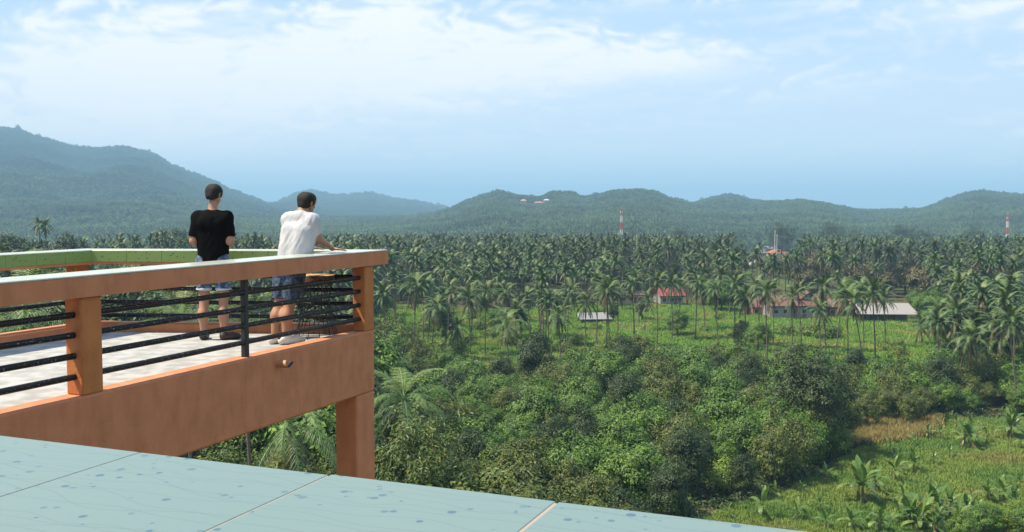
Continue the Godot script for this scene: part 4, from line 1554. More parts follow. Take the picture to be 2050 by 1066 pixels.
	# brownish woodland between the shed and the palms
	for k in 95:
		var px := r.randf_range(1600.0, 2060.0)
		var py := r.randf_range(540.0, 606.0)
		if px < 1840.0 and py > 596.0:
			continue
		var p := on_ground(px, py)
		var size := r.randf_range(1.2, 1.9)
		var look := "small" if size < 1.4 else ("large" if size > 1.7 else "middling")
		var place := "behind the lilac walled house" if px < 1720.0 else ("behind the open shed" if px < 1850.0 else "beyond the palms above the banana field")
		plant(rust[r.randi() % 2], p, size, r.randf() * TAU, "brownish_tree", look + " brownish green woodland tree " + place, "tree", look + " brownish trees " + place)

# ------------------------------------------------------------------ banana plants
func banana_leaf(length: float, width: float, elev: float, sag: float, r: RandomNumberGenerator, c: Color) -> ArrayMesh:
	var g := Geo.new()
	g.use_col = true
	var steps := 9
	var p := Vector3.ZERO
	var prev := []
	for i in steps + 1:
		var f := float(i) / steps
		var a := elev - sag * f * f
		var d := Vector3(cos(a), sin(a), 0)
		var up := Vector3(-sin(a), cos(a), 0)
		var w := width * 0.5 * (0.12 if f < 0.16 else sin(PI * clampf((f - 0.1) / 0.92, 0.0, 1.0)) ** 0.6)
		var l := p + Vector3(0, 0, -w) + up * w * 0.35 - Vector3(0, w * 0.5 * f, 0) + d * r.randf_range(-0.03, 0.03)
		var q := p + Vector3(0, 0, w) + up * w * 0.35 - Vector3(0, w * 0.5 * f, 0) + d * r.randf_range(-0.03, 0.03)
		if i > 0:
			var sh := r.randf_range(0.85, 1.15)
			g.col = c * sh
			var tear: Vector3 = d * 0.04 * (1.0 if r.randf() < 0.6 else 0.0)
			g.quad(prev[0], prev[1] + tear, l, p)
			g.quad(prev[0], p, q, prev[2] + tear)
		prev = [p, l, q]
		p += d * length / steps
	return g.mesh(M.banana)

func make_bananas() -> void:
	var r := RandomNumberGenerator.new()
	r.seed = 99
	var greens := [Color(0.095, 0.170, 0.040), Color(0.070, 0.130, 0.034), Color(0.135, 0.200, 0.045)]
	var leaves := []
	for a in [[1.35, 0.5], [1.05, 1.3], [0.75, 1.9], [0.45, 1.9], [0.1, 1.6]]:
		for k in 2:
			leaves.append(banana_leaf(2.1, 0.52, a[0], a[1], r, greens[(k + leaves.size()) % 3]))
	var dry := []
	dry.append(banana_leaf(1.7, 0.3, -0.9, 0.5, r, Color(0.20, 0.14, 0.07)))
	var sg := Geo.new()
	sg.tube([Vector3(0, -0.2, 0), Vector3(0.02, 0.7, 0), Vector3(0, 1.5, 0)], [0.15, 0.12, 0.07], 8)
	var stem := sg.mesh(mat(lin(0.13, 0.13, 0.05), 0.7))
	var list := [[1527, 1038, 50, 1], [1551, 1000, 30, 1], [1595, 1043, 34, 1], [1457, 1038, 22, 1], [1655, 967, 38, 1], [1715, 1006, 66, 3], [1752, 986, 48, 1], [1642, 1026, 33, 1], [1654, 1060, 30, 1], [1700, 1062, 38, 2], [1782, 908, 29, 1], [1793, 964, 42, 1], [1834, 946, 36, 2], [1870, 931, 29, 1], [1902, 915, 20, 1], [1829, 892, 20, 1], [1858, 876, 23, 1], [1882, 881, 32, 1], [1915, 856, 21, 1], [1944, 896, 50, 3], [1976, 886, 30, 1], [2024, 879, 50, 3], [1879, 990, 26, 1], [1808, 1012, 36, 1], [1766, 1066, 44, 2], [1800, 1046, 46, 1], [1828, 1052, 56, 3], [1845, 1066, 56, 2], [1889, 1046, 62, 3], [1915, 1060, 50, 1], [1944, 1040, 50, 2], [1977, 1006, 40, 2], [2003, 1002, 36, 2], [2042, 982, 34, 1], [1606, 986, 20, 1], [2027, 928, 17, 1], [1606, 1031, 26, 1], [1724, 946, 22, 0], [1745, 1050, 34, 1], [2030, 1020, 40, 2], [1960, 1060, 44, 2], [1870, 1075, 50, 2], [2065, 900, 40, 2], [2080, 960, 40, 1]]
	for q in list:
		var p := on_ground(q[0], q[1])
		var s: float = q[2] / FPX * -p.z / 2.5
		var stems: int = maxi(1, q[3])
		var withered: bool = q[3] == 0
		var big := stems > 2
		var o := thing("banana_plant", "withered banana plant with brown hanging leaves in the field" if withered else ("large clump of banana stems with broad drooping leaves in the field" if big else ("pair of banana stems with arching leaves in the field" if stems == 2 else "single young banana plant with arching leaves in the field")), "banana plant", p, "" if withered else ("big banana clumps" if big else ("paired banana plants" if stems == 2 else "single banana plants")))
		for k in stems:
			var off := Vector3(r.randf_range(-0.5, 0.5), 0, r.randf_range(-0.5, 0.5)) * (stems - 1)
			var ks := s * r.randf_range(0.8, 1.05)
			part("stem", stem, o, Transform3D(Basis().scaled(Vector3.ONE * ks), off * ks))
			var n := 7 if stems == 1 else 8
			var turn := r.randf() * TAU
			for j in n:
				var f := float(j) / n
				var m: ArrayMesh = dry[0] if withered or (j == n - 1 and r.randf() < 0.5) else leaves[mini(int(f * 5.0), 4) * 2 + r.randi() % 2]
				part("leaf", m, o, Transform3D((Basis(Vector3.UP, turn + j * 2.4 + r.randf_range(-0.3, 0.3)) * Basis(Vector3(1, 0, 0), r.randf_range(-0.3, 0.3))).scaled(Vector3.ONE * ks * r.randf_range(0.8, 1.15)), (off + Vector3(0, 1.45 - 0.06 * j, 0)) * ks))

# ------------------------------------------------------------------ forest on the hills
func make_forest() -> void:
	var r := RandomNumberGenerator.new()
	r.seed = 31
	var meshes := []
	for k in 4:
		var g := Geo.new()
		g.use_col = true
		for j in 130:
			var u := Vector3(r.randfn(), r.randfn(), r.randfn()).normalized()
			u.y = absf(u.y) * (1.0 if r.randf() < 0.8 else -0.6)
			var c := u * Vector3(3.6, 3.6 + k * 0.5, 3.6) * r.randf_range(0.6, 1.05) + Vector3(0, 6.5, 0)
			var sh := r.randf_range(0.7, 1.3)
			g.col = Color(0.050 * sh, 0.088 * sh, 0.030 * sh)
			leaf(g, c, (u + Vector3(r.randfn(), r.randfn(), r.randfn()) * 0.5).normalized(), Vector3(r.randfn(), 1.5, r.randfn()).normalized(), r.randf_range(1.4, 2.4), r.randf_range(0.9, 1.6))
		g.col = Color(0.09, 0.075, 0.055)
		for s in 3:
			var a := TAU * s / 3.0
			g.tri(Vector3(cos(a) * 0.4, -1, sin(a) * 0.4), Vector3(0, 7, 0), Vector3(cos(a + 2.1) * 0.4, -1, sin(a + 2.1) * 0.4))
		meshes.append(g.mesh(M.far_leaf))
	var mass := thing("hill_forest", "blue green forest covering the hills and the mountain", "forest")
	mass.set_meta("kind", "stuff")
	var bufs := []
	for k in 4:
		bufs.append(PackedFloat32Array())
	var palm_buf := PackedFloat32Array()
	var count := 0
	var z := -960.0
	while z > -5540.0:
		var step := 5.7 * maxf(1.0, -z / 1900.0)
		var x := z * 0.60
		while x < -z * 0.60:
			var p := Vector3(x + r.randf_range(-0.5, 0.5) * step, 0, z + r.randf_range(-0.5, 0.5) * step)
			x += step
			p.y = height(p.x, p.z)
			var s := to_px(p)
			if absf(s.x - 1072.0) < 36.0 and -z > 2130.0 and -z < 2290.0:
				continue
			if s.x < -60.0 or s.x > 2110.0 or p.y < -33.0:
				continue
			if -z < 1400.0 and r.randf() > 0.05 + 0.95 * ss(1000, 1350, -z):
				continue
			# only ground that faces the valley
			var q := height(p.x * 0.985, p.z * 0.985)
			var a0 := (p.y + 8.0 - EY) / -p.z
			var a1 := (q - EY) / (-p.z * 0.985)
			if a1 > a0 + 0.004:
				continue
			count += 1
			var sc := step / 7.4 * r.randf_range(0.7, 1.2)
			if r.randf() < 0.02:
				sc *= 1.3
			var tone := r.randf_range(0.7, 1.25) * (1.0 + 0.7 * nz.get_noise_2d(p.x * 0.6, p.z * 0.6))
			if r.randf() < 0.22 and -z < 2800.0:
				push(palm_buf, Transform3D(Basis(Vector3.UP, r.randf() * TAU).scaled(Vector3(1.2, 0.95, 1.2)), p), Color(tone, tone, tone))
			else:
				push(bufs[r.randi() % 4], Transform3D(Basis(Vector3.UP, r.randf() * TAU).scaled(Vector3(sc, sc * r.randf_range(0.8, 1.15), sc)), p), Color(tone * r.randf_range(0.85, 1.2), tone, tone))
		z -= step
	# groves of other trees inside the plantation
	for p in groves:
		if p.z > -620.0:
			continue
		var tone := r.randf_range(0.7, 1.3)
		var sc := r.randf_range(0.6, 1.35)
		push(bufs[r.randi() % 4], Transform3D(Basis(Vector3.UP, r.randf() * TAU).scaled(Vector3(sc, sc * r.randf_range(0.8, 1.3), sc)), p), Color(tone * r.randf_range(0.85, 1.2), tone, tone * 0.9))
	for k in 4:
		scatter("trees", meshes[k], bufs[k], "", "", mass)
	scatter("hill_palms", palm_far[0], palm_buf, "", "", mass)

# ------------------------------------------------------------------ grass
func make_grass() -> void:
	var r := RandomNumberGenerator.new()
	r.seed = 5
	var tufts := []
	for k in 2:
		var g := Geo.new()
		g.use_col = true
		for j in 16:
			var a := r.randf() * TAU
			var p := Vector3(r.randfn(), 0, r.randfn()) * 0.28
			var tip := p + Vector3(cos(a) * 0.22, r.randf_range(0.3, 0.6), sin(a) * 0.22)
			var s := Vector3(-sin(a), 0, cos(a)) * r.randf_range(0.03, 0.06)
			var sh := r.randf_range(0.8, 1.2)
			g.col = Color(sh, sh, sh)
			g.tri(p - s, tip, p + s)
		tufts.append(g.mesh(M.grass))
	var bufs := [PackedFloat32Array(), PackedFloat32Array(), PackedFloat32Array()]
	var tries := 0
	while tries < 90000:
		tries += 1
		var py := 612.0 + 500.0 * pow(r.randf(), 1.2)
		var px := r.randf_range(740.0, 2090.0)
		var k := zone(px, py)
		if k != 1 and k != 3:
			continue
		var p := on_ground(px, py)
		var n := nz2.get_noise_2d(p.x * 3.0, p.z * 3.0)
		var n2 := nz.get_noise_2d(p.x * 9.0, p.z * 9.0)
		var c := Color(0.19, 0.32, 0.048)
		if k == 3:
			c = Color(0.20, 0.275, 0.055).lerp(Color(0.26, 0.25, 0.075), ss(0.15, 0.7, n - n2 * 0.4)).lerp(Color(0.13, 0.23, 0.045), ss(0.05, 0.45, -n + n2 * 0.6))
		else:
			c = c.lerp(Color(0.28, 0.31, 0.075), ss(0.0, 0.5, n + n2 * 0.5))
		c *= r.randf_range(0.75, 1.15)
		var sc := r.randf_range(0.6, 1.3) * (0.75 if k == 3 else 1.2)
		push(bufs[r.randi() % 2], Transform3D(Basis(Vector3.UP, r.randf() * TAU).scaled(Vector3(sc, sc * r.randf_range(0.6, 1.2), sc)), p), c)
	for k in 2:
		scatter("grass", tufts[k], bufs[k], ["bright green grass of the open meadow and the banana field", "dry yellowish grass mixed into the meadow and the banana field"][k], "grass")
	# the stand of tall dry grass beside the banana field
	tries = 0
	while tries < 4200:
		tries += 1
		var px := r.randf_range(1668.0, 1880.0)
		var py := r.randf_range(842.0, 892.0)
		if py > table(FIELD, px) + 2.0 or nz2.get_noise_2d(px * 1.6, py * 3.0) < -0.12:
			continue
		var sc := r.randf_range(1.2, 3.0)
		var c := Color(0.36, 0.27, 0.10).lerp(Color(0.34, 0.28, 0.10), r.randf()) * r.randf_range(0.8, 1.15)
		push(bufs[2], Transform3D(Basis(Vector3.UP, r.randf() * TAU).scaled(Vector3(1.4, sc, 1.4)), on_ground(px, py)), c)
	scatter("dry_grass", tufts[0], bufs[2], "stand of tall straw coloured dry grass above the banana field", "dry grass")
	# low growth under the jungle trees
	var ub := PackedFloat32Array()
	tries = 0
	while tries < 9000:
		tries += 1
		var px := r.randf_range(340.0, 2090.0)
		var py := r.randf_range(650.0, 1130.0)
		if zone(px, py) != 2:
			continue
		var tone := r.randf_range(0.6, 1.1)
		push(ub, Transform3D(Basis(Vector3.UP, r.randf() * TAU).scaled(Vector3.ONE * r.randf_range(0.5, 1.2)), on_ground(px, py)), Color(tone, tone, tone))
	var lr := RandomNumberGenerator.new()
	lr.seed = 6
	scatter("undergrowth", crown_mesh(lr, Vector3(1.0, 0.8, 1.0), 9, 26, 0.6, 0.34, 0.16, Color(0.055, 0.09, 0.02), Color(0.03, 0.055, 0.012), 0.2), ub, "leafy undergrowth on the jungle floor between the trees", "undergrowth")

# ------------------------------------------------------------------ people: smooth-joined bones meshed as surface nets
# bone: [a, b, ra, rb] or [a, b, ra, rb, 1] with a flat cut at b
func flesh(g: Geo, bones: Array, cell: float, k: float, cuts := [], ripple := 0.0, squash := Vector3.ONE) -> void:
	var lo := Vector3.ONE * 1e9
	var hi := -lo
	for b in bones:
		var rr := maxf(b[2], b[3]) + cell * 3.0
		for p in [b[0], b[1]]:
			lo = lo.min(p - Vector3.ONE * rr)
			hi = hi.max(p + Vector3.ONE * rr)
	var dim := Vector3i((hi - lo) / cell) + Vector3i.ONE * 2
	var nx := dim.x
	var ny := dim.y
	var nzz := dim.z
	var f := PackedFloat32Array()
	f.resize(nx * ny * nzz)
	f.fill(1.0)
	for b in bones:
		var a: Vector3 = b[0]
		var e: Vector3 = b[1]
		var ra: float = b[2]
		var rb: float = b[3]
		var pad := maxf(ra, rb) + k + cell * 2.5
		var l0 := Vector3i(((a.min(e) - Vector3.ONE * pad) - lo) / cell).clamp(Vector3i.ZERO, dim - Vector3i.ONE)
		var h0 := Vector3i(((a.max(e) + Vector3.ONE * pad) - lo) / cell).clamp(Vector3i.ZERO, dim - Vector3i.ONE)
		var ab := e - a
		var l2 := maxf(ab.length_squared(), 1e-9)
		var flat: bool = b.size() > 4
		var dirn := ab.normalized()
		for z in range(l0.z, h0.z + 1):
			for y in range(l0.y, h0.y + 1):
				var at := (z * ny + y) * nx
				for x in range(l0.x, h0.x + 1):
					var p := lo + Vector3(x, y, z) * cell
					var t := clampf((p - a).dot(ab) / l2, 0.0, 1.0)
					var d := (p - a - ab * t).length() - (ra + (rb - ra) * t)
					if flat:
						d = maxf(d, (p - e).dot(dirn))
					var o := f[at + x]
					var hh := maxf(k - absf(o - d), 0.0) / k
					f[at + x] = minf(o, d) - hh * hh * k * 0.25
	if cuts or ripple > 0.0:
		for z in nzz:
			for y in ny:
				var at := (z * ny + y) * nx
				for x in nx:
					var d := f[at + x]
					if d > 0.06:
						continue
					var p := lo + Vector3(x, y, z) * cell
					if ripple > 0.0:
						d += ripple * (nz.get_noise_3d(p.x * 1300.0 + p.y * 650.0, p.y * 260.0, p.z * 1300.0) + 0.8 * nz2.get_noise_3d(p.x * 700.0 - p.y * 330.0, p.y * 200.0, p.z * 700.0))
					for c in cuts:
						d = maxf(d, (p - c[0]).dot(c[1]))
					f[at + x] = d
	var id := PackedInt32Array()
	id.resize(f.size())
	id.fill(-1)
	var vs := PackedVector3Array()
	var ns := PackedVector3Array()
	var offs := [0, 1, nx, nx + 1, nx * ny, nx * ny + 1, nx * ny + nx, nx * ny + nx + 1]
	for z in nzz - 1:
		for y in ny - 1:
			var at := (z * ny + y) * nx
			for x in nx - 1:
				var i := at + x
				if absf(f[i]) > cell * 2.6:
					continue
				var m := 0
				for c in 8:
					if f[i + offs[c]] < 0.0:
						m |= 1 << c
				if m == 0 or m == 255:
					continue
				var sum := Vector3.ZERO
				var cnt := 0
				for ed in [[0, 1], [2, 3], [4, 5], [6, 7], [0, 2], [1, 3], [4, 6], [5, 7], [0, 4], [1, 5], [2, 6], [3, 7]]:
					var s0: int = (m >> ed[0]) & 1
					if s0 == ((m >> ed[1]) & 1):
						continue
					var f0: float = f[i + offs[ed[0]]]
					var f1: float = f[i + offs[ed[1]]]
					var t := f0 / (f0 - f1)
					var c0 := Vector3(ed[0] & 1, (ed[0] >> 1) & 1, ed[0] >> 2)
					var c1 := Vector3(ed[1] & 1, (ed[1] >> 1) & 1, ed[1] >> 2)
					sum += c0.lerp(c1, t)
					cnt += 1
				id[i] = vs.size()
				vs.append(lo + (Vector3(x, y, z) + sum / cnt) * cell)
				var gx: float = f[i + offs[1]] - f[i] + f[i + offs[3]] - f[i + offs[2]] + f[i + offs[5]] - f[i + offs[4]] + f[i + offs[7]] - f[i + offs[6]]
				var gy: float = f[i + offs[2]] - f[i] + f[i + offs[3]] - f[i + offs[1]] + f[i + offs[6]] - f[i + offs[4]] + f[i + offs[7]] - f[i + offs[5]]
				var gz: float = f[i + offs[4]] - f[i] + f[i + offs[5]] - f[i + offs[1]] + f[i + offs[6]] - f[i + offs[2]] + f[i + offs[7]] - f[i + offs[3]]
				ns.append(Vector3(gx, gy, gz).normalized())
	var strides := [1, nx, nx * ny]
	for z in range(1, nzz - 1):
		for y in range(1, ny - 1):
			var at := (z * ny + y) * nx
			for x in range(1, nx - 1):
				var i := at + x
				if id[i] < 0 and absf(f[i]) > cell * 2.6:
					continue
				for ax in 3:
					var s1: int = strides[ax]
					if (f[i] < 0.0) == (f[i + s1] < 0.0):
						continue
					var u: int = strides[(ax + 1) % 3]
					var w: int = strides[(ax + 2) % 3]
					var q := [id[i], id[i - u], id[i - u - w], id[i - w]]
					if q.min() < 0:
						continue
					g.put(vs[q[0]], ns[q[0]], vs[q[1]], ns[q[1]], vs[q[2]], ns[q[2]])
					g.put(vs[q[0]], ns[q[0]], vs[q[2]], ns[q[2]], vs[q[3]], ns[q[3]])

func hand(g: Geo, wrist: Vector3, along: Vector3, palm_n: Vector3, thumb_side: float, curl: float) -> void:
	var d := along.normalized()
	var n := palm_n.normalized()
	var s := d.cross(n).normalized() * thumb_side
	var bones := []
	var knuckle := wrist + d * 0.085
	for k in 4:
		var o := s * (0.030 - 0.020 * k)
		bones.append([wrist + o * 0.5 + d * 0.015, knuckle + o, 0.017, 0.013])
	for k in 4:
		var o := s * (0.032 - 0.021 * k)
		var ln: float = [0.070, 0.080, 0.074, 0.058][k]
		var spread := (s * (0.10 - 0.07 * k)).limit_length(0.15)
		var d1 := (d + spread + n * curl * 0.5).normalized()
		var d2 := (d + spread + n * curl * 1.4).normalized()
		var p0: Vector3 = knuckle + o
		var p1 := p0 + d1 * ln * 0.55
		bones.append([p0, p1, 0.0095, 0.0085])
		bones.append([p1, p1 + d2 * ln * 0.5, 0.0085, 0.0070])
	var tb := wrist + s * 0.028 + d * 0.02
	var t1 := tb + (s * 0.8 + d * 0.7).normalized() * 0.042
	bones.append([tb, t1, 0.014, 0.0105])
	bones.append([t1, t1 + (s * 0.35 + d * 1.0 + n * curl * 0.4).normalized() * 0.034, 0.0105, 0.008])
	flesh(g, bones, 0.0045, 0.006)

# a head looking along `face`, with skull, jaw, nose, brows, lips and ears
func head(g: Geo, c: Vector3, face: Vector3, up: Vector3) -> Basis:
	var f := face.normalized()
	var side := f.cross(up).normalized()
	var u := side.cross(f).normalized()
	var at := func(x: float, y: float, z: float) -> Vector3:
		return c + side * x + u * y + f * z
	var bones := [
		[at.call(-0.018, 0.025, -0.02), at.call(0.018, 0.025, -0.02), 0.083, 0.083],
		[at.call(0, 0.03, 0.025), at.call(0, 0.035, 0.03), 0.074, 0.074],
		[at.call(0, -0.01, 0.03), at.call(0, -0.075, 0.058), 0.062, 0.036],
		[at.call(-0.04, -0.05, 0.02), at.call(0.0, -0.088, 0.066), 0.032, 0.022],
		[at.call(0.04, -0.05, 0.02), at.call(0.0, -0.088, 0.066), 0.032, 0.022],
		[at.call(0, 0.012, 0.098), at.call(0, -0.028, 0.112), 0.009, 0.013],
		[at.call(-0.016, -0.054, 0.094), at.call(0.016, -0.054, 0.094), 0.008, 0.008],
		[at.call(-0.038, 0.028, 0.086), at.call(0.038, 0.028, 0.086), 0.012, 0.012],
	]
	for s in [-1.0, 1.0]:
		bones.append([at.call(0.083 * s, 0.018, -0.012), at.call(0.092 * s, 0.012, -0.026), 0.014, 0.013])
		bones.append([at.call(0.083 * s, -0.02, -0.008), at.call(0.088 * s, -0.005, -0.02), 0.010, 0.012])
	flesh(g, bones, 0.006, 0.016)
	return Basis(side, u, -f)

func eyes(c: Vector3, b: Basis, parent: Node3D) -> void:
	for s in [-1.0, 1.0]:
		var m := SphereMesh.new()
		m.radius = 0.011
		m.height = 0.022
		m.radial_segments = 10
		m.rings = 6
		m.material = mat(lin(0.06, 0.045, 0.04), 0.2)
		part("eye", m, parent, Transform3D(Basis(), c + b * Vector3(0.031 * s, 0.006, -0.088)))

func hair(c: Vector3, b: Basis, m: Material, parent: Node3D, low: float) -> void:
	var g := Geo.new()
	var at := func(x: float, y: float, z: float) -> Vector3:
		return c + b * Vector3(x, y, -z)
	var bones := [[at.call(-0.018, 0.030, -0.024), at.call(0.018, 0.030, -0.024), 0.0905, 0.0905], [at.call(0, 0.045, 0.025), at.call(0, 0.048, 0.03), 0.076, 0.074], [at.call(-0.02, -0.03, -0.045), at.call(0.02, -0.03, -0.045), 0.058, 0.058], [at.call(-0.075, 0.02, 0.022), at.call(-0.078, -0.012, 0.022), 0.013, 0.009], [at.call(0.075, 0.02, 0.022), at.call(0.078, -0.012, 0.022), 0.013, 0.009]]
	# hairline: forehead, temples, nape
	var cuts := [[at.call(0, 0.065, 0.085), b * Vector3(0, -0.55, -1.0).normalized()], [at.call(0, low, -0.05), b * Vector3(0, -1.0, -0.75).normalized()]]
	flesh(g, bones, 0.006, 0.02, cuts, 0.004)
	part("hair", g.mesh(m), parent)

func make_people() -> void:
	var skin := mat(lin(0.36, 0.185, 0.115), 0.55)
	skin.subsurf_scatter_enabled = true
	skin.subsurf_scatter_strength = 0.15
	var tan := mat(lin(0.34, 0.165, 0.09), 0.55)
	tan.subsurf_scatter_enabled = true
	tan.subsurf_scatter_strength = 0.15
	var hair_m := textured(lin(0.014, 0.010, 0.008), 0.85, noise_tex(0.08, 3, Color(0.5, 0.5, 0.5), Color(1, 1, 1), 256, 91), 6.0, null, 0.0, false)
	var weave := noise_tex(0.2, 2, Color(0.72, 0.72, 0.72), Color(1, 1, 1), 256, 92)
	var black := textured(lin(0.008, 0.008, 0.009), 0.85, weave, 5.0, null, 0.0, false)
	var white := textured(lin(0.50, 0.495, 0.515), 0.9, noise_tex(0.2, 2, Color(0.9, 0.9, 0.9), Color(1, 1, 1), 256, 95), 5.0, null, 0.0, false)
	black.metallic_specular = 0.15
	var denim := textured(lin(0.20, 0.31, 0.46), 0.9, noise_tex(0.02, 4, Color(0.35, 0.38, 0.42), Color(1, 1, 1), 256, 93), 3.0, null, 0.0, false)
	var navy := textured(lin(0.085, 0.135, 0.225), 0.9, noise_tex(0.02, 4, Color(0.4, 0.42, 0.46), Color(1, 1, 1), 256, 94), 3.0, null, 0.0, false)
	var cuff_m := mat(lin(0.48, 0.50, 0.54), 0.9)
	var brown := mat(lin(0.035, 0.018, 0.015), 0.5)
	# --- the man in black
	var o := thing("person", "person in black t-shirt and rolled denim shorts standing with back turned, arms folded in front", "person", Vector3(-3.47, EY - 1.57, -11.58))
	o.scale = Vector3(0.94, 1.0, 0.97)
	var g := Geo.new()
	var body := []
	for s in [-1.0, 1.0]:
		body.append([Vector3(0.125 * s, 0.07, 0.03), Vector3(0.125 * s, 0.30, 0.045), 0.040, 0.058])
		body.append([Vector3(0.125 * s, 0.30, 0.045), Vector3(0.118 * s, 0.50, 0.0), 0.058, 0.055])
		body.append([Vector3(0.118 * s, 0.50, 0.0), Vector3(0.098 * s, 0.90, 0.01), 0.058, 0.085])
		body.append([Vector3(0.10 * s, 0.92, 0.01), Vector3(0.09 * s, 1.02, 0.01), 0.095, 0.09])
		body.append([Vector3(0.06 * s, 1.02, 0.0), Vector3(0.075 * s, 1.32, 0.0), 0.09, 0.10])
		body.append([Vector3(0.03 * s, 1.44, 0.015), Vector3(0.175 * s, 1.425, 0.01), 0.06, 0.058])
		body.append([Vector3(0.185 * s, 1.42, 0.01), Vector3(0.225 * s, 1.15, 0.05), 0.054, 0.040])
		body.append([Vector3(0.225 * s, 1.15, 0.05), Vector3(0.07 * s, 1.17, -0.20), 0.042, 0.028])
	body.append([Vector3(0, 1.42, 0.02), Vector3(0.012, 1.60, -0.005), 0.058, 0.052])
	flesh(g, body, 0.013, 0.05)
	var hc := Vector3(0.02, 1.685, -0.025)
	var hb := head(g, hc, Vector3(0.42, -0.38, -1.0), Vector3(0.1, 1, -0.2))
	hand(g, Vector3(-0.07, 1.17, -0.20), Vector3(0.9, 0.25, -0.5), Vector3(0, 0.3, 1), 1.0, 0.5)
	hand(g, Vector3(0.07, 1.17, -0.20), Vector3(-0.9, 0.1, -0.6), Vector3(0, 0.3, 1), -1.0, 0.5)
	part("body", g.mesh(skin), o)
	eyes(hc, hb, o)
	hair(hc, hb, hair_m, o, -0.075)
	var sh := []
	for s in [-1.0, 1.0]:
		sh.append([Vector3(0.055 * s, 0.90, 0.005), Vector3(0.085 * s, 1.30, 0.0), 0.125, 0.125])
		sh.append([Vector3(0.04 * s, 1.445, 0.015), Vector3(0.18 * s, 1.425, 0.01), 0.072, 0.068])
		sh.append([Vector3(0.185 * s, 1.425, 0.01), Vector3(0.228 * s, 1.20, 0.045), 0.066, 0.062, 1])
	sh.append([Vector3(0, 0.92, 0.01), Vector3(0, 1.40, 0.02), 0.12, 0.10])
	sh.append([Vector3(-0.1, 1.36, 0.03), Vector3(0.1, 1.36, 0.03), 0.10, 0.10])
	var tg := Geo.new()
	flesh(tg, sh, 0.013, 0.05, [[Vector3(0, 0.87, 0), Vector3(0, -1, 0)], [Vector3(0, 1.515, 0.02), Vector3(0, 1, -0.35).normalized()]], 0.007)
	part("t_shirt", tg.mesh(black), o)
	var pg := Geo.new()
	var pants := []
	for s in [-1.0, 1.0]:
		pants.append([Vector3(0.098 * s, 0.92, 0.01), Vector3(0.120 * s, 0.585, 0.005), 0.110, 0.090, 1])
		pants.append([Vector3(0.06 * s, 1.0, 0.0), Vector3(0.08 * s, 0.92, 0.01), 0.115, 0.115])
	flesh(pg, pants, 0.012, 0.03, [[Vector3(0, 1.03, 0), Vector3(0, 1, 0)]], 0.006)
	var shorts := part("shorts", pg.mesh(denim), o)
	for s in [-1.0, 1.0]:
		var cg := Geo.new()
		flesh(cg, [[Vector3(0.1195 * s, 0.612, 0.005), Vector3(0.121 * s, 0.578, 0.005), 0.0955, 0.0955, 1]], 0.008, 0.01, [[Vector3(0, 0.610, 0), Vector3(0.05 * s, 1, 0)]])
		part("rolled_cuff", cg.mesh(cuff_m), shorts)
		var fg := Geo.new()
		var toe := Vector3(-0.02, 0.0, -0.17) if s < 0.0 else Vector3(0.16, 0.0, -0.08)
		var ank := Vector3(0.125 * s, 0.0, 0.04)
		flesh(fg, [[ank + Vector3(0, 0.042, 0.02), ank + toe * 0.6 + Vector3(0, 0.04, 0), 0.044, 0.046], [ank + toe * 0.6 + Vector3(0, 0.04, 0), ank + toe + Vector3(0, 0.034, 0), 0.046, 0.034], [ank + Vector3(0, 0.05, 0.02), ank + Vector3(0, 0.085, 0.0), 0.042, 0.046, 1]], 0.008, 0.02, [[Vector3(0, 0.0, 0), Vector3(0, -1, 0)]])
		part("shoe", fg.mesh(brown), o)
	# --- the man in white
	var w := thing("person", "person in white t-shirt and dark denim shorts leaning with one hand on the handrail", "person", Vector3(-2.60, EY - 1.57, -11.22))
	var g2 := Geo.new()
	var hl := Vector3(0.02, 0.90, -0.06)
	var hr := Vector3(0.19, 0.90, 0.02)
	var kl := Vector3(-0.02, 0.50, -0.05)
	var kr := Vector3(0.10, 0.50, 0.0)
	var al := Vector3(-0.08, 0.09, 0.0)
	var ar := Vector3(0.055, 0.09, 0.05)
	var sl := Vector3(0.065, 1.40, -0.14)
	var sr := Vector3(0.355, 1.39, -0.02)
	var nb := Vector3(0.225, 1.44, -0.09)
	var el := Vector3(0.0, 1.20, -0.36)
	var er := Vector3(0.395, 1.185, -0.10)
	var wl := Vector3(0.20, 1.065, -0.58)
	var wr := Vector3(0.515, 1.062, -0.34)
	var mid := (hl + hr) * 0.5
	var chest := (sl + sr) * 0.5 - Vector3(0.015, 0.13, -0.01)
	var across := (hr - hl).normalized()
	var bones := [
		[al, al.lerp(kl, 0.55) + Vector3(-0.01, 0, 0.02), 0.043, 0.066], [al.lerp(kl, 0.55) + Vector3(-0.01, 0, 0.02), kl, 0.066, 0.060],
		[ar, ar.lerp(kr, 0.55) + Vector3(-0.01, 0, 0.02), 0.043, 0.066], [ar.lerp(kr, 0.55) + Vector3(-0.01, 0, 0.02), kr, 0.066, 0.060],
		[kl, hl, 0.062, 0.092], [kr, hr, 0.062, 0.092], [hl, hr, 0.10, 0.10],
		[mid - across * 0.06, chest - across * 0.07, 0.11, 0.12], [mid + across * 0.06, chest + across * 0.07, 0.11, 0.12],
		[nb, sl, 0.06, 0.062], [nb, sr, 0.06, 0.062], [sr, er, 0.058, 0.046], [er, wr, 0.048, 0.030], [sl, el, 0.056, 0.044], [el, wl, 0.046, 0.030],
		[nb, nb + Vector3(0.03, 0.13, -0.02), 0.066, 0.060],
	]
	flesh(g2, bones, 0.013, 0.05)
	var hc2 := Vector3(0.275, 1.592, -0.13)
	var hb2 := head(g2, hc2, Vector3(0.62, -0.22, -0.85), Vector3(0.05, 1, 0))
	hand(g2, wr, Vector3(0.85, -0.12, -0.45), Vector3(0, -1, 0), -1.0, 0.12)
	hand(g2, wl, Vector3(0.9, -0.1, -0.3), Vector3(0, -1, 0), 1.0, 0.12)
	part("body", g2.mesh(tan), w)
	eyes(hc2, hb2, w)
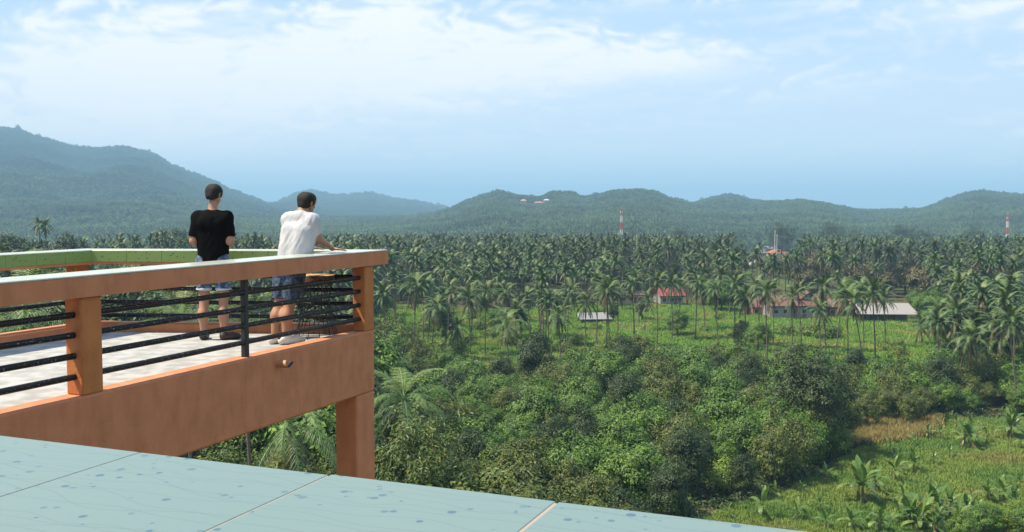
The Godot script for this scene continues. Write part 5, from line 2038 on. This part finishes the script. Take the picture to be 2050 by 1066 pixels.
	hair(hc2, hb2, hair_m, w, -0.085)
	var ws := Geo.new()
	var shirt := [
		[mid - across * 0.055 - Vector3(0.0, 0.10, 0), chest - across * 0.075, 0.140, 0.138], [mid + across * 0.055 - Vector3(0, 0.10, 0), chest + across * 0.075, 0.140, 0.138],
		[nb, sl, 0.076, 0.078], [nb, sr, 0.076, 0.078], [sr, sr.lerp(er, 0.72), 0.078, 0.080, 1], [sl, sl.lerp(el, 0.72), 0.076, 0.078, 1],
	]
	flesh(ws, shirt, 0.013, 0.05, [[Vector3(0, 0.80, 0), Vector3(0, -1, 0)], [nb + Vector3(0, 0.065, 0), Vector3(0.2, 1, -0.25).normalized()]], 0.011)
	part("t_shirt", ws.mesh(white), w)
	var wp := Geo.new()
	flesh(wp, [[hl, kl.lerp(hl, 0.02), 0.122, 0.098, 1], [hr, kr.lerp(hr, 0.02), 0.122, 0.098, 1], [hl + Vector3(0, 0.06, 0), hr + Vector3(0, 0.06, 0), 0.125, 0.125]], 0.012, 0.03, [[Vector3(0, 1.0, 0), Vector3(0, 1, 0)]], 0.008)
	part("shorts", wp.mesh(navy), w)
	var shoe_m := mat(lin(0.60, 0.58, 0.52), 0.7)
	for q in [[al, Vector3(0.10, 0, -0.16)], [ar, Vector3(0.15, 0, -0.13)]]:
		var ank := Vector3(q[0].x, 0.0, q[0].z)
		var toe: Vector3 = q[1]
		var fg := Geo.new()
		flesh(fg, [[ank - toe * 0.25 + Vector3(0, 0.045, 0), ank + toe * 0.6 + Vector3(0, 0.042, 0), 0.047, 0.048], [ank + toe * 0.6 + Vector3(0, 0.042, 0), ank + toe * 1.05 + Vector3(0, 0.036, 0), 0.048, 0.036], [ank + Vector3(0, 0.05, 0), ank + Vector3(0, 0.10, 0), 0.046, 0.052, 1]], 0.008, 0.02, [[Vector3.ZERO, Vector3(0, -1, 0)]])
		var shoe := part("shoe", fg.mesh(shoe_m), w)
		var hg := Geo.new()
		flesh(hg, [[ank - toe * 0.42 + Vector3(0, 0.078, 0), ank - toe * 0.30 + Vector3(0, 0.085, 0), 0.018, 0.018]], 0.005, 0.01)
		part("heel_tab", hg.mesh(mat(lin(0.01, 0.01, 0.012), 0.6)), shoe)
